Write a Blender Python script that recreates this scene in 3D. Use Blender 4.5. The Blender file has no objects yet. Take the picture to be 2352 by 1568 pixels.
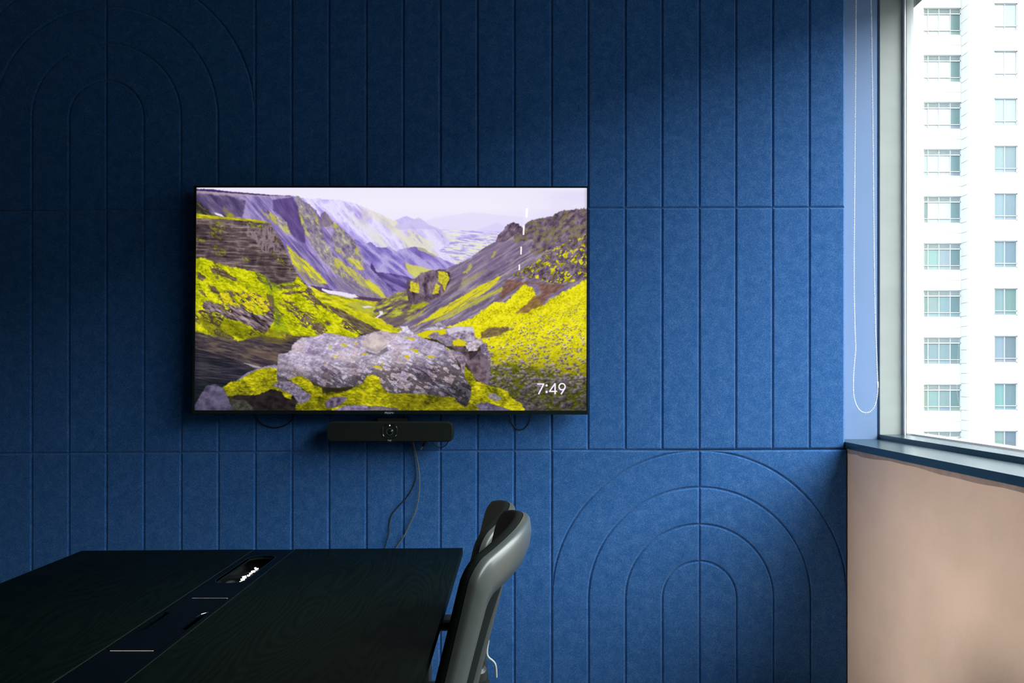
import bpy, bmesh, math, random
import numpy as np
from mathutils import Vector, Matrix

# ================================================================ scale, camera, light
F = 1829.0                 # focal length in pixels of the 2352 x 1568 frame
CX, CY = 1184.0, 865.0     # where lines running straight into the room meet
H = 1.37                   # eye height
D = 3.11                   # distance to the felt wall
DR = 3.247                 # distance to the painted reveal beside the window
def P(px, py, d):
    return Vector(((px - CX) / F * d, d, H - (py - CY) / F * d))

scene = bpy.context.scene
col = scene.collection
cam = bpy.data.objects.new('camera', bpy.data.cameras.new('camera'))
cam.data.sensor_width = 36; cam.data.lens = F / 2352 * 36
cam.data.shift_x = (1176 - CX) / 2352; cam.data.shift_y = (CY - 784) / 2352
cam.data.clip_end = 400
cam.location = (0, 0, H); cam.rotation_euler = (math.pi / 2, 0, 0)
col.objects.link(cam); scene.camera = cam

world = bpy.data.worlds.new('overcast_sky'); scene.world = world
world.use_nodes = True
wn, wl = world.node_tree.nodes, world.node_tree.links
bg = wn['Background']; bg.inputs['Strength'].default_value = 18
tc = wn.new('ShaderNodeTexCoord'); sp = wn.new('ShaderNodeSeparateXYZ'); cr = wn.new('ShaderNodeValToRGB')
wl.new(tc.outputs['Generated'], sp.inputs[0]); wl.new(sp.outputs['Z'], cr.inputs[0]); wl.new(cr.outputs[0], bg.inputs[0])
cr.color_ramp.elements[0].color = (.30, .315, .32, 1); cr.color_ramp.elements[1].color = (.97, 1.0, 1.0, 1)   # overcast sky: three times brighter overhead than at the horizon

def area(name, loc, rot, sx, sy, power, color=(1, 1, 1), spread=180, portal=False):
    l = bpy.data.lights.new(name, 'AREA'); l.shape = 'RECTANGLE'; l.size = sx; l.size_y = sy
    l.energy = power; l.color = color; l.spread = math.radians(spread)
    if portal: l.cycles.is_portal = True
    o = bpy.data.objects.new(name, l); o.location = loc; o.rotation_euler = rot; col.objects.link(o)
    return o
# sampling portal in the window opening (sends no light of its own)
area('window_portal', (1.625, .9, 2.03), (0, math.radians(90), 0), 1.8, 4.7, 1, portal=True)
# added warm fill at the left wall, brightens the plaster below the sill
area('added_warm_fill', (-3.05, 2.05, 2.2), (0, math.radians(-69), math.radians(3.5)), .8, .9, 5.4, (1.0, .90, .80), spread=27)

scene.view_settings.view_transform = 'Standard'; scene.view_settings.look = 'None'
scene.view_settings.exposure = 0.0; scene.view_settings.gamma = 1.0; scene.view_settings.use_curve_mapping = False

# ================================================================ helpers
def mat(name, color, rough=.5, metal=0.0, spec=.5, **k):
    m = bpy.data.materials.new(name); m.use_nodes = True
    b = m.node_tree.nodes['Principled BSDF']
    b.inputs['Base Color'].default_value = (*color, 1); b.inputs['Roughness'].default_value = rough
    b.inputs['Metallic'].default_value = metal; b.inputs['Specular IOR Level'].default_value = spec
    for kk, v in k.items(): b.inputs[kk.replace('_', ' ')].default_value = v
    return m
def grain(m, c0, c1, scale=(60, 60, 60), detail=4, bump=0.0, lo=.35, hi=.65, coord='Object', dist=.001, distort=0.0):
    """noise between two colours, and the same noise as fine relief"""
    n, l = m.node_tree.nodes, m.node_tree.links; b = n['Principled BSDF']
    t = n.new('ShaderNodeTexCoord'); mp = n.new('ShaderNodeMapping'); mp.inputs['Scale'].default_value = scale
    nz = n.new('ShaderNodeTexNoise'); nz.inputs['Scale'].default_value = 1; nz.inputs['Detail'].default_value = detail
    nz.inputs['Distortion'].default_value = distort
    r = n.new('ShaderNodeValToRGB'); r.color_ramp.elements[0].position = lo; r.color_ramp.elements[1].position = hi
    r.color_ramp.elements[0].color = (*c0, 1); r.color_ramp.elements[1].color = (*c1, 1)
    l.new(t.outputs[coord], mp.inputs[0]); l.new(mp.outputs[0], nz.inputs['Vector']); l.new(nz.outputs['Fac'], r.inputs[0])
    l.new(r.outputs[0], b.inputs['Base Color'])
    if bump:
        bp = n.new('ShaderNodeBump'); bp.inputs['Strength'].default_value = bump; bp.inputs['Distance'].default_value = dist
        l.new(nz.outputs['Fac'], bp.inputs['Height']); l.new(bp.outputs[0], b.inputs['Normal'])
    return m

class MB:
    def __init__(s): s.v = []; s.f = []; s.sm = []
    def add(s, vs, fs, smooth=False):
        o = len(s.v); s.v += [tuple(v) for v in vs]; s.f += [tuple(i + o for i in f) for f in fs]; s.sm += [smooth] * len(fs); return s
    def box(s, x0, x1, y0, y1, z0, z1):
        v = [(x, y, z) for z in (z0, z1) for y in (y0, y1) for x in (x0, x1)]
        return s.add(v, [(0, 2, 3, 1), (4, 5, 7, 6), (0, 1, 5, 4), (2, 6, 7, 3), (0, 4, 6, 2), (1, 3, 7, 5)])
    def tube(s, pts, r, n=8, close=False):
        pts = [Vector(p) for p in pts]; vs = []; N = len(pts); rr = r if isinstance(r, (list, tuple)) else [r] * N
        up = Vector((0, 0, 1))
        for i, p in enumerate(pts):
            t = (pts[min(i + 1, N - 1)] - pts[max(i - 1, 0)]).normalized()
            a = t.cross(Vector((0, 1, 0)) if abs(t.y) < .9 else up).normalized(); b = t.cross(a)
            vs += [p + (a * math.cos(2 * math.pi * k / n) + b * math.sin(2 * math.pi * k / n)) * rr[i] for k in range(n)]
        fs = [(i * n + k, i * n + (k + 1) % n, (i + 1) * n + (k + 1) % n, (i + 1) * n + k) for i in range(N - 1) for k in range(n)]
        fs += [tuple(range(n))[::-1], tuple((N - 1) * n + k for k in range(n))]
        return s.add(vs, fs, True)
    def lathe(s, c, prof, n=16, axis='z'):
        vs = []
        for r, h in prof:
            for k in range(n):
                a = 2 * math.pi * k / n; q = (r * math.cos(a), r * math.sin(a), h)
                if axis == 'y': q = (q[0], -h, q[1])
                if axis == 'x': q = (h, q[0], q[1])
                vs.append((c[0] + q[0], c[1] + q[1], c[2] + q[2]))
        m = len(prof)
        fs = [(i * n + k, i * n + (k + 1) % n, (i + 1) * n + (k + 1) % n, (i + 1) * n + k) for i in range(m - 1) for k in range(n)]
        fs += [tuple(range(n))[::-1], tuple((m - 1) * n + k for k in range(n))]
        return s.add(vs, fs, True)
    def loops(s, loops, cap0=True, cap1=True, smooth=True):
        n = len(loops[0]); vs = [p for L in loops for p in L]; m = len(loops)
        fs = [(i * n + k, i * n + (k + 1) % n, (i + 1) * n + (k + 1) % n, (i + 1) * n + k) for i in range(m - 1) for k in range(n)]
        if cap0: fs.append(tuple(range(n))[::-1])
        if cap1: fs.append(tuple((m - 1) * n + k for k in range(n)))
        return s.add(vs, fs, smooth)
    def mesh(s, name):
        me = bpy.data.meshes.new(name); me.from_pydata(s.v, [], s.f)
        me.polygons.foreach_set('use_smooth', s.sm); me.update()
        b = bmesh.new(); b.from_mesh(me); bmesh.ops.recalc_face_normals(b, faces=b.faces); b.to_mesh(me); b.free()
        return me
    def build(s, name, m, parent=None, bevel=0, seg=2, auto=True):
        me = s.mesh(name); me.materials.append(m)
        o = bpy.data.objects.new(name, me); col.objects.link(o)
        if parent is not None: o.parent = parent
        if bevel:
            q = o.modifiers.new('bevel', 'BEVEL'); q.width = bevel; q.segments = seg; q.limit_method = 'ANGLE'; q.angle_limit = math.radians(35)
        if auto and any(s.sm):
            me.set_sharp_from_angle(angle=math.radians(40))
        return o
def tag(o, label=None, cat=None, group=None, kind=None):
    for k, v in (('label', label), ('category', cat), ('group', group), ('kind', kind)):
        if v: o[k] = v
    return o
def empty(name, loc=(0, 0, 0), rz=0):
    o = bpy.data.objects.new(name, None); o.location = loc; o.rotation_euler = (0, 0, rz); o.empty_display_size = .1; col.objects.link(o); return o
def rrect(cx, cy, w, h, r, n=5):
    """rounded rectangle outline as (a, b) pairs"""
    out = []
    for qx, qy, a0 in ((1, 1, 0), (-1, 1, 90), (-1, -1, 180), (1, -1, 270)):
        for k in range(n + 1):
            a = math.radians(a0 + 90 * k / n)
            out.append((cx + qx * (w / 2 - r) + r * math.cos(a), cy + qy * (h / 2 - r) + r * math.sin(a)))
    return out
def smooth_path(pts, n=8):
    pts = [Vector(p) for p in pts]; out = []
    q = [pts[0]] + pts + [pts[-1]]
    for i in range(1, len(q) - 2):
        for k in range(n):
            t = k / n; a, b, c, d = q[i - 1], q[i], q[i + 1], q[i + 2]
            out.append(.5 * ((2 * b) + (c - a) * t + (2 * a - 5 * b + 4 * c - d) * t * t + (3 * b - a - 3 * c + d) * t ** 3))
    return out + [pts[-1]]
def text_mesh(body, size, extrude):
    cu = bpy.data.curves.new('lettering', 'FONT'); cu.body = body; cu.size = size; cu.extrude = extrude; cu.align_x = 'CENTER'; cu.align_y = 'CENTER'
    cu.resolution_u = 3
    o = bpy.data.objects.new('lettering', cu); col.objects.link(o)
    bpy.context.view_layer.update()
    me = bpy.data.meshes.new_from_object(o.evaluated_get(bpy.context.evaluated_depsgraph_get()))
    bpy.data.objects.remove(o); return me

# ================================================================ materials
def felt_material():
    m = mat('blue_felt', (.03, .10, .27), .8, spec=.2, Sheen_Weight=.3, Sheen_Roughness=.6, Sheen_Tint=(.5, .75, 1, 1))
    n, l = m.node_tree.nodes, m.node_tree.links; b = n['Principled BSDF']
    t = n.new('ShaderNodeTexCoord')
    def nz(sc, detail, distort, rot=0):
        mp = n.new('ShaderNodeMapping'); mp.inputs['Scale'].default_value = sc; mp.inputs['Rotation'].default_value = (0, rot, 0)
        q = n.new('ShaderNodeTexNoise'); q.inputs['Scale'].default_value = 1; q.inputs['Detail'].default_value = detail; q.inputs['Distortion'].default_value = distort
        l.new(t.outputs['Object'], mp.inputs[0]); l.new(mp.outputs[0], q.inputs['Vector']); return q.outputs['Fac']
    def mx(op, a, bb, val=None):
        q = n.new('ShaderNodeMath'); q.operation = op; l.new(a, q.inputs[0])
        if bb is not None: l.new(bb, q.inputs[1])
        if val is not None: q.inputs[1].default_value = val
        return q.outputs[0]
    a = nz((170, 100, 1100), 2, 1.2, .6); c = nz((1100, 100, 170), 2, 1.2, .9); d = nz((330, 100, 330), 3, 2.5); e = nz((28, 28, 28), 3, .5)
    f1 = mx('MAXIMUM', a, c); s = mx('ADD', mx('MULTIPLY', f1, None, .5), mx('MULTIPLY', d, None, .5)); s = mx('ADD', s, mx('MULTIPLY', e, None, .12))
    r = n.new('ShaderNodeValToRGB'); l.new(s, r.inputs[0]); l.new(r.outputs[0], b.inputs['Base Color'])
    r.color_ramp.elements[0].position = .50; r.color_ramp.elements[0].color = (.0008, .058, .235, 1)
    r.color_ramp.elements[1].position = .73; r.color_ramp.elements[1].color = (.155, .27, .55, 1)
    q = r.color_ramp.elements.new(.60); q.color = (.008, .108, .340, 1)
    bp = n.new('ShaderNodeBump'); bp.inputs['Strength'].default_value = .25; bp.inputs['Distance'].default_value = .0006
    l.new(s, bp.inputs['Height']); l.new(bp.outputs[0], b.inputs['Normal'])
    return m
M = {}
M['felt'] = felt_material()
M['blue_paint'] = grain(mat('blue_paint', (.22, .33, .55), .6, spec=.25), (.195, .295, .50), (.215, .315, .525), (5, 5, 1.2), 3)
M['plaster'] = grain(mat('pink_plaster', (.6, .45, .36), .8, spec=.3), (.60, .475, .39), (.69, .535, .45), (3.1, 3.1, 3.1), 9, bump=.8, dist=.03)
M['caulk'] = grain(mat('grey_filler', (.3, .24, .22), .8), (.27, .215, .20), (.34, .27, .25), (20, 20, 20), 3)
M['white_wall'] = mat('white_wall', (.14, .15, .155), .8)
M['ceiling'] = mat('dark_ceiling', (.05, .055, .06), .9)
M['carpet'] = grain(mat('grey_carpet', (.07, .075, .08), 1.0), (.02, .022, .025), (.045, .048, .05), (220, 220, 220), 3, bump=.5)
M['sill'] = grain(mat('dark_sill', (.012, .035, .05), .27, spec=.7), (.010, .03, .045), (.016, .042, .058), (40, 12, 40), 4, bump=.06, dist=.002)
M['grey_metal'] = grain(mat('grey_green_metal', (.42, .46, .43), .45, spec=.4), (.39, .42, .40), (.42, .455, .43), (3, 3, 14), 4)
M['white_metal'] = mat('white_metal', (.86, .84, .83), .4)
M['pale_metal'] = mat('pale_metal', (.70, .74, .735), .5)
M['bead'] = mat('white_plastic', (.88, .87, .84), .35)
M['black_gloss'] = mat('gloss_black_plastic', (.008, .014, .013), .18)
M['black_matte'] = mat('matt_black_plastic', (.010, .013, .013), .55)
M['bar_cloth'] = grain(mat('speaker_cloth', (.012, .02, .018), .8, spec=.25), (.0022, .006, .005), (.005, .0105, .0095), (500, 500, 500), 2)
M['cable'] = mat('dark_cable', (.03, .035, .035), .45)
M['chrome'] = mat('chrome', (.75, .72, .70), .12, metal=1)
M['copper'] = mat('warm_metal', (.95, .74, .58), .4, metal=1)
M['fabric'] = grain(mat('black_chair_fabric', (.008, .010, .010), .95, spec=.1), (.0015, .003, .003), (.0045, .0065, .0065), (420, 420, 420), 2, bump=.4, dist=.0008)
M['chair_grey'] = mat('grey_chair_plastic', (.075, .086, .083), .3, spec=.5)
M['chair_dark'] = mat('dark_chair_plastic', (.012, .015, .016), .45)
# ---------------------------------------------------------------- the picture shown on the television, painted in numpy
SW, SH = 880, 500
def srgb(c):
    c = np.asarray(c, float) / 255.0
    return np.where(c <= .04045, c / 12.92, ((c + .055) / 1.055) ** 2.4)
class Noise:
    def __init__(s, seed):
        s.t = np.random.RandomState(seed).rand(256, 256).astype(np.float32)
    def v(s, x, y):
        xi = np.floor(x).astype(int); yi = np.floor(y).astype(int)
        fx = x - xi; fy = y - yi
        fx = fx * fx * (3 - 2 * fx); fy = fy * fy * (3 - 2 * fy)
        t = s.t; a = xi & 255; b = (xi + 1) & 255; c = yi & 255; d = (yi + 1) & 255
        return (t[c, a] * (1 - fx) + t[c, b] * fx) * (1 - fy) + (t[d, a] * (1 - fx) + t[d, b] * fx) * fy
def fbm(x, y, size, octaves=4, ang=0.0, stretch=1.0, seed=1, rough=.55, ridged=False):
    """fractal noise about 0..1; size in picture units, features stretched along the direction ang (degrees, clockwise down)"""
    n = Noise(seed); c, s_ = math.cos(math.radians(ang)), math.sin(math.radians(ang))
    u = (x * c + y * s_) / (size * stretch); w = (-x * s_ + y * c) / size
    o = np.zeros_like(x); a = 1.0; tot = 0.0
    for k in range(octaves):
        q = n.v(u + 17.3 * k, w + 9.1 * k)
        if ridged: q = 1 - np.abs(2 * q - 1)
        o += a * q; tot += a; a *= rough; u = u * 2.03; w = w * 2.03
    return o / tot
def sstep(a, b, t):
    t = np.clip((t - a) / (b - a), 0, 1); return t * t * (3 - 2 * t)
def paint_landscape():
    gx, gy = np.meshgrid(28 + 2294 * (np.arange(SW) + .5) / SW, 26 + 1311 * (np.arange(SH) + .5) / SH)
    gx = gx.astype(np.float32); gy = gy.astype(np.float32)
    img = np.zeros((SH, SW, 3), np.float32)
    cell = 2294 / SW
    w1 = fbm(gx, gy, 34, 4, seed=3) - .5; w2 = fbm(gx, gy, 34, 4, seed=4) - .5
    v1 = fbm(gx, gy, 9, 2, seed=5) - .5; v2 = fbm(gx, gy, 9, 2, seed=6) - .5
    def inside(pts, warp=0.0, fine=0.0):
        X = gx + warp * w1 * 2 + fine * v1 * 2; Y = gy + warp * w2 * 2 + fine * v2 * 2
        m = np.zeros(gx.shape, bool); n = len(pts)
        for i in range(n):
            x0, y0 = pts[i]; x1, y1 = pts[(i + 1) % n]
            if y0 == y1: continue
            c = (y0 > Y) != (y1 > Y)
            m ^= c & (X < (x1 - x0) * (Y - y0) / (y1 - y0) + x0)
        return m.astype(np.float32)
    def blur(m, n=1):
        for _ in range(n):
            p = np.pad(m, 1, mode='edge')
            m = (p[:-2, 1:-1] + p[2:, 1:-1] + 2 * m) / 4
            p = np.pad(m, 1, mode='edge')
            m = (p[1:-1, :-2] + p[1:-1, 2:] + 2 * m) / 4
        return m
    def mask(pts, warp=4, fine=2, soft=1):
        return blur(inside(pts, warp, fine), soft)
    def relief(h, amt, ang=225):
        dy, dx = np.gradient(blur(h.astype(np.float32), 1))
        return 1 + amt * (dx * math.cos(math.radians(ang)) + dy * math.sin(math.radians(ang)))
    def put(m, col):
        nonlocal img
        if isinstance(col, tuple): col = np.array(col, np.float32)[None, None, :]
        img = img * (1 - m[..., None]) + m[..., None] * col
    def ramp(t, *stops):
        """t 0..1 -> colour through (pos, (r,g,b)) stops"""
        ps = [p for p, c in stops]; cs = np.array([c for p, c in stops], np.float32)
        return np.stack([np.interp(t, ps, cs[:, k]) for k in range(3)], -1).astype(np.float32)
    def mul(m, f):
        nonlocal img
        img = img * (1 + m[..., None] * (f[..., None] - 1) if isinstance(f, np.ndarray) else 1 + m[..., None] * (f - 1))
    F = lambda size, octv=4, ang=0, st=1, seed=1, **k: fbm(gx, gy, size, octv, ang, st, seed, **k)
    def N(f):                                                      # spread a noise field to the full 0..1
        return np.clip((f - .5) * 2.2 + .5, 0, 1)
    # sky
    t = (gy - 26) / 320
    img[:] = ramp(np.clip(t, 0, 1), (0, (240, 234, 252)), (.35, (242, 238, 253)), (.7, (236, 231, 253)), (1, (228, 224, 252)))
    r = sstep(1700, 2322, gx) * sstep(26, 60, gy) * (.5 + .5 * N(F(70, 3, 0, 4, 21)))
    put(r * .45, (206, 196, 240))
    # haze hills
    put(mask([(1380, 215), (1500, 190), (1650, 170), (1800, 185), (1950, 200), (1950, 330), (1380, 300)], 4, 1, 4) * .5, (222, 214, 250))
    put(mask([(1640, 290), (1720, 262), (1760, 245), (1795, 230), (1830, 245), (1880, 270), (1960, 300), (1960, 420), (1560, 420)], 4, 1, 2) * .8, (219, 210, 250))
    # far plain
    m = mask([(1440, 280), (1560, 270), (1700, 285), (1880, 290), (1880, 470), (1500, 470)], 3, 1, 3)
    f = N(F(10, 4, 4, 7, 31))
    put(m, ramp(f, (0, (176, 162, 228)), (.3, (205, 196, 244)), (.55, (226, 220, 248)), (.8, (232, 232, 226)), (1, (236, 236, 205))))
    put(mask([(20, 880), (1000, 860), (2330, 880), (2330, 1340), (20, 1340)], 2, 2, 2), (60, 56, 34))
    # far left mountain
    far = [(640, 85), (700, 90), (790, 97), (860, 98), (920, 110), (980, 125), (1030, 150), (1080, 172), (1130, 192), (1180, 222), (1210, 215), (1240, 200), (1262, 195), (1285, 203), (1310, 212), (1335, 202),
           (1355, 215), (1390, 240), (1430, 262), (1490, 292), (1560, 320), (1600, 345), (1660, 360), (1740, 390), (1650, 440), (1560, 500), (1300, 520), (1000, 520), (640, 400)]
    m = mask(far, 5, 3, 1)
    fr = F(46, 5, 48, 3, 41, ridged=True); yl = N(F(60, 4, 42, 3, 42))
    c = ramp(N(fr), (0, (150, 130, 212)), (.35, (176, 160, 230)), (.7, (200, 188, 240)), (1, (222, 214, 247)))
    c = c + 8; put(m, c * np.clip(relief(fr, .8, 20), .85, 1.12)[..., None])
    light = sstep(860, 1350, gx) * sstep(140, 330, gy)
    put(m * light * .55, (226, 220, 248))
    put(m * sstep(.42, .8, yl) * sstep(760, 1250, gx) * .75, (228, 226, 196))
    put(m * sstep(.25, 0, N(fr)) * sstep(900, 1400, gx) * .45, (160, 145, 215))
    put(mask([(1240, 200), (1262, 195), (1285, 203), (1310, 212), (1335, 202), (1390, 240), (1440, 275), (1330, 268), (1230, 275), (1190, 262)], 4, 2, 2) * .55, (192, 178, 236))
    f = N(F(7, 4, 8, 6, 44))
    m2 = mask([(1560, 322), (1640, 325), (1800, 300), (1830, 330), (1700, 440), (1600, 480), (1530, 440), (1450, 400)], 6, 2, 2)
    put(m2 * .85, ramp(f, (0, (160, 148, 222)), (.35, (196, 186, 240)), (.6, (228, 224, 236)), (1, (234, 236, 190))))
    # middle blue ridges
    mid = [(960, 330), (985, 345), (1010, 365), (1050, 345), (1085, 372), (1120, 380), (1160, 375), (1200, 402), (1240, 385), (1290, 378), (1330, 378), (1375, 392), (1420, 420), (1470, 445), (1530, 470),
           (1590, 495), (1500, 520), (1400, 560), (1280, 640), (1150, 660), (900, 560), (860, 400)]
    m = mask(mid, 5, 4, 1)
    fr = F(36, 5, 40, 5, 51, ridged=True)
    put(m, ramp(N(fr), (0, (112, 96, 172)), (.5, (142, 126, 202)), (1, (180, 168, 224))) * np.clip(relief(fr, .9, 20), .75, 1.2)[..., None])
    put(m * sstep(.5, .8, N(F(40, 4, 38, 4, 52))) * sstep(1330, 1120, gx) * .5, (176, 166, 150))
    put(mask([(1250, 470), (1330, 490), (1420, 508), (1370, 545), (1310, 555), (1270, 520)], 7, 3, 2) * .85, (216, 214, 96))
    put(mask([(1325, 376), (1380, 392), (1440, 425), (1450, 440), (1380, 412), (1330, 392)], 5, 2, 1) * .7, (206, 200, 150))
    # purple dark tongue in the valley
    m = mask([(1060, 470), (1090, 525), (1180, 535), (1245, 545), (1320, 570), (1260, 640), (1180, 640), (1110, 590), (1040, 540)], 5, 3, 1)
    fr = F(16, 4, 28, 8, 53)
    put(m, ramp(N(fr), (0, (78, 62, 122)), (.5, (104, 88, 154)), (1, (140, 122, 184))))
    # great left mountain
    lm = [(20, 30), (28, 36), (120, 40), (250, 55), (400, 68), (520, 74), (600, 76), (632, 76), (640, 96), (668, 112), (700, 132), (728, 158), (745, 188), (752, 200), (765, 178), (782, 172), (800, 186), (822, 218),
          (860, 250), (900, 285), (935, 312), (962, 340), (985, 390), (1000, 440), (1040, 490), (1090, 540), (1150, 600), (1190, 640), (1185, 680), (1130, 690), (1000, 690), (760, 640), (600, 560), (400, 400), (20, 300)]
    m = mask(lm, 4, 4, 1)
    fr = F(60, 5, 62, 2.6, 61, ridged=True); fs = F(14, 4, 48, 9, 62)
    base = ramp(N(fr * .5 + fs * .5), (0, (96, 80, 134)), (.35, (120, 104, 164)), (.65, (144, 128, 186)), (1, (176, 160, 208)))
    put(m, base * np.clip(relief(fr, 1.1, 10), .7, 1.3)[..., None])
    # rocky olive ridges
    for k, pts in enumerate(([(610, 76), (634, 78), (660, 110), (700, 135), (735, 190), (760, 260), (790, 350), (830, 420), (900, 470), (990, 540), (1120, 640), (1150, 680), (1080, 680), (960, 620), (880, 560), (800, 480), (745, 420), (700, 350), (660, 290), (630, 200)],
                            [(752, 200), (782, 172), (822, 218), (900, 285), (965, 345), (1000, 470), (1020, 520), (960, 500), (900, 440), (850, 400), (820, 330), (840, 270), (770, 250)],
                            [(420, 150), (470, 180), (540, 210), (575, 250), (575, 300), (540, 290), (500, 245), (440, 190)])):
        mm = mask(pts, 10, 7, 1); rk = F(15, 5, 55, 1.8, 65 + k) * .7 + .3 * F(22, 4, 55, 2, 68 + k, ridged=True)
        put(mm * .8, ramp(N(rk), (0, (92, 78, 118)), (.4, (132, 120, 142)), (.7, (162, 154, 142)), (1, (204, 200, 150))) * np.clip(relief(rk, 1.6, 30), .6, 1.4)[..., None])
        put(mm * sstep(.6, .85, N(F(34, 4, 55, 2, 71 + k))) * .8, (196, 192, 78))
    put(mask([(760, 178), (782, 172), (822, 218), (835, 235), (810, 258), (760, 255), (748, 225)], 4, 3, 1) * .6, (124, 104, 136))
    # dark gully
    m = mask([(480, 100), (600, 82), (625, 130), (640, 220), (665, 290), (665, 355), (620, 330), (575, 290), (560, 235), (520, 190), (480, 160)], 6, 4, 2)
    put(m * .8, ramp(N(F(16, 4, 60, 5, 75)), (0, (70, 50, 108)), (1, (98, 78, 138))))
    # scree fan
    m = mask([(470, 240), (520, 280), (600, 340), (680, 390), (740, 440), (780, 500), (830, 580), (860, 625), (790, 615), (700, 590), (640, 540), (590, 450), (530, 370)], 6, 3, 2)
    put(m * .9, ramp(N(F(7, 4, 50, 14, 77)), (0, (96, 80, 144)), (.5, (126, 110, 172)), (1, (156, 142, 190))))
    m = mask([(820, 560), (900, 560), (1000, 600), (1150, 685), (1000, 680), (870, 640)], 6, 3, 3)
    put(m * .6, ramp(N(F(8, 4, 35, 10, 78)), (0, (120, 104, 140)), (1, (160, 150, 150))))
    for pts, cc, a in (([(555, 360), (600, 400), (655, 445), (720, 500), (780, 560), (800, 595), (760, 592), (690, 550), (640, 510), (650, 540), (600, 480)], (226, 222, 40), .95),
                       ([(600, 470), (700, 560), (790, 605), (680, 590), (620, 520)], (170, 164, 100), .6),
                       ([(925, 430), (985, 460), (1020, 520), (975, 505), (930, 470)], (226, 220, 70), .85),
                       ([(840, 440), (930, 500), (1020, 560), (1090, 600), (1140, 650), (1080, 640), (1000, 600), (930, 540), (860, 490)], (206, 202, 84), .75),
                       ([(1010, 570), (1100, 610), (1150, 680), (1110, 670), (1040, 610)], (220, 214, 60), .8),
                       ([(400, 150), (440, 190), (470, 215), (440, 205)], (196, 190, 70), .8)):
        put(mask(pts, 9, 5, 2) * a * (.5 + .5 * sstep(.3, .6, N(F(8, 3, 48, 8, 79)))), cc)
    # upper left plateau edge and shaded face
    put(mask([(28, 45), (130, 50), (250, 62), (420, 74), (600, 84), (420, 80), (200, 72), (28, 58)], 2, 1, 1) * .8, (176, 160, 158))
    put(mask([(28, 34), (130, 38), (250, 52), (420, 66), (600, 76), (420, 73), (250, 60), (28, 44)], 2, 1, 1), (70, 46, 104))
    m = mask([(28, 60), (200, 70), (320, 100), (300, 200), (220, 215), (28, 180)], 8, 4, 4)
    put(m * .75, ramp(N(F(26, 4, 50, 3, 82)), (0, (44, 36, 70)), (.6, (76, 62, 98)), (1, (110, 96, 120))))
    put(mask([(28, 105), (60, 120), (110, 180), (160, 200), (28, 190)], 8, 5, 2) * .8, ramp(N(F(10, 4, 40, 3, 83)), (0, (34, 36, 30)), (.6, (74, 74, 36)), (1, (120, 120, 40))))
    put(mask([(190, 130), (250, 200), (215, 205), (180, 160)], 8, 4, 2) * .5, (150, 140, 80))
    put(mask([(215, 170), (250, 195), (255, 205), (205, 205)], 6, 4, 2) * .8, (160, 156, 40))
    put(mask([(130, 173), (150, 176), (178, 186), (198, 205), (165, 198), (142, 186)], 1, 1, 1), (232, 222, 250))
    # near left cliff
    cl = [(20, 178), (80, 186), (180, 200), (300, 210), (400, 220), (468, 236), (490, 285), (520, 330), (550, 385), (575, 440), (605, 500), (640, 560), (690, 610), (760, 660), (830, 715), (900, 780), (980, 840),
          (1060, 880), (1100, 900), (1100, 960), (20, 960)]
    m = mask(cl, 4, 5, 1)
    st = F(9, 5, 3, 9, 91); bl = F(44, 5, 10, 1.4, 92, ridged=True)
    c = ramp(N(st * .55 + bl * .45), (0, (44, 34, 44)), (.35, (74, 60, 66)), (.65, (98, 82, 84)), (1, (140, 122, 122)))
    put(m, c * np.clip(relief(st, 1.5, 250), .6, 1.35)[..., None])
    # blocky pale face
    b = mask([(325, 240), (400, 245), (470, 255), (500, 330), (535, 400), (470, 410), (430, 412), (400, 380), (370, 330), (330, 320)], 7, 5, 1)
    put(b * .75, ramp(N(F(16, 3, 88, 1.5, 93, ridged=True)), (0, (60, 44, 52)), (.5, (112, 94, 100)), (1, (152, 134, 142))))
    mul(mask([(28, 225), (150, 240), (190, 330), (120, 400), (28, 420)], 20, 6, 4) * .5, .62)
    mul(mask([(370, 400), (540, 420), (600, 520), (590, 590), (470, 560), (380, 470)], 12, 6, 3) * .35, .7)
    # strips of moss on the cliff
    for pts, a in (([(90, 220), (200, 230), (180, 330), (120, 320)], .55), ([(28, 320), (80, 335), (60, 350), (28, 348)], .9), ([(130, 370), (210, 400), (180, 440), (120, 410)], .55), ([(300, 430), (355, 440), (330, 475), (290, 460)], .8),
                   ([(330, 240), (420, 246), (410, 275), (350, 262)], .8), ([(470, 400), (520, 430), (560, 480), (590, 510), (560, 500), (500, 450)], .8), ([(490, 310), (505, 330), (500, 360)], .6)):
        g = sstep(.38, .6, N(F(9, 4, 30, 2, 95)))
        put(mask(pts, 14, 9, 1) * a * g, ramp(N(F(10, 3, 0, 1, 96)), (0, (70, 74, 20)), (1, (168, 168, 24))))
    put(mask([(24, 178), (80, 186), (180, 199), (300, 208), (410, 220), (470, 236), (400, 232), (300, 222), (180, 212), (24, 210)], 2, 2, 1), ramp(N(F(8, 3, 5, 4, 97)), (0, (150, 146, 30)), (1, (214, 208, 40))))
    # moss slopes
    ms = [(20, 445), (60, 440), (140, 465), (220, 490), (300, 505), (380, 520), (430, 545), (470, 590), (500, 600), (600, 590), (625, 545), (660, 590), (720, 640), (780, 700), (840, 760), (920, 820), (1010, 880), (960, 920),
          (800, 900), (640, 930), (600, 960), (400, 950), (20, 880)]
    m = mask(ms, 9, 5, 1)
    g1 = F(28, 5, 38, 2.5, 101); g2 = F(7, 4, 25, 2, 102)
    c = ramp(N(g1 * .5 + g2 * .5), (0, (122, 122, 14)), (.35, (172, 178, 12)), (.65, (210, 212, 16)), (1, (242, 230, 44)))
    put(m, c * np.clip(relief(g2, .9, 230), .7, 1.25)[..., None])
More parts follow.
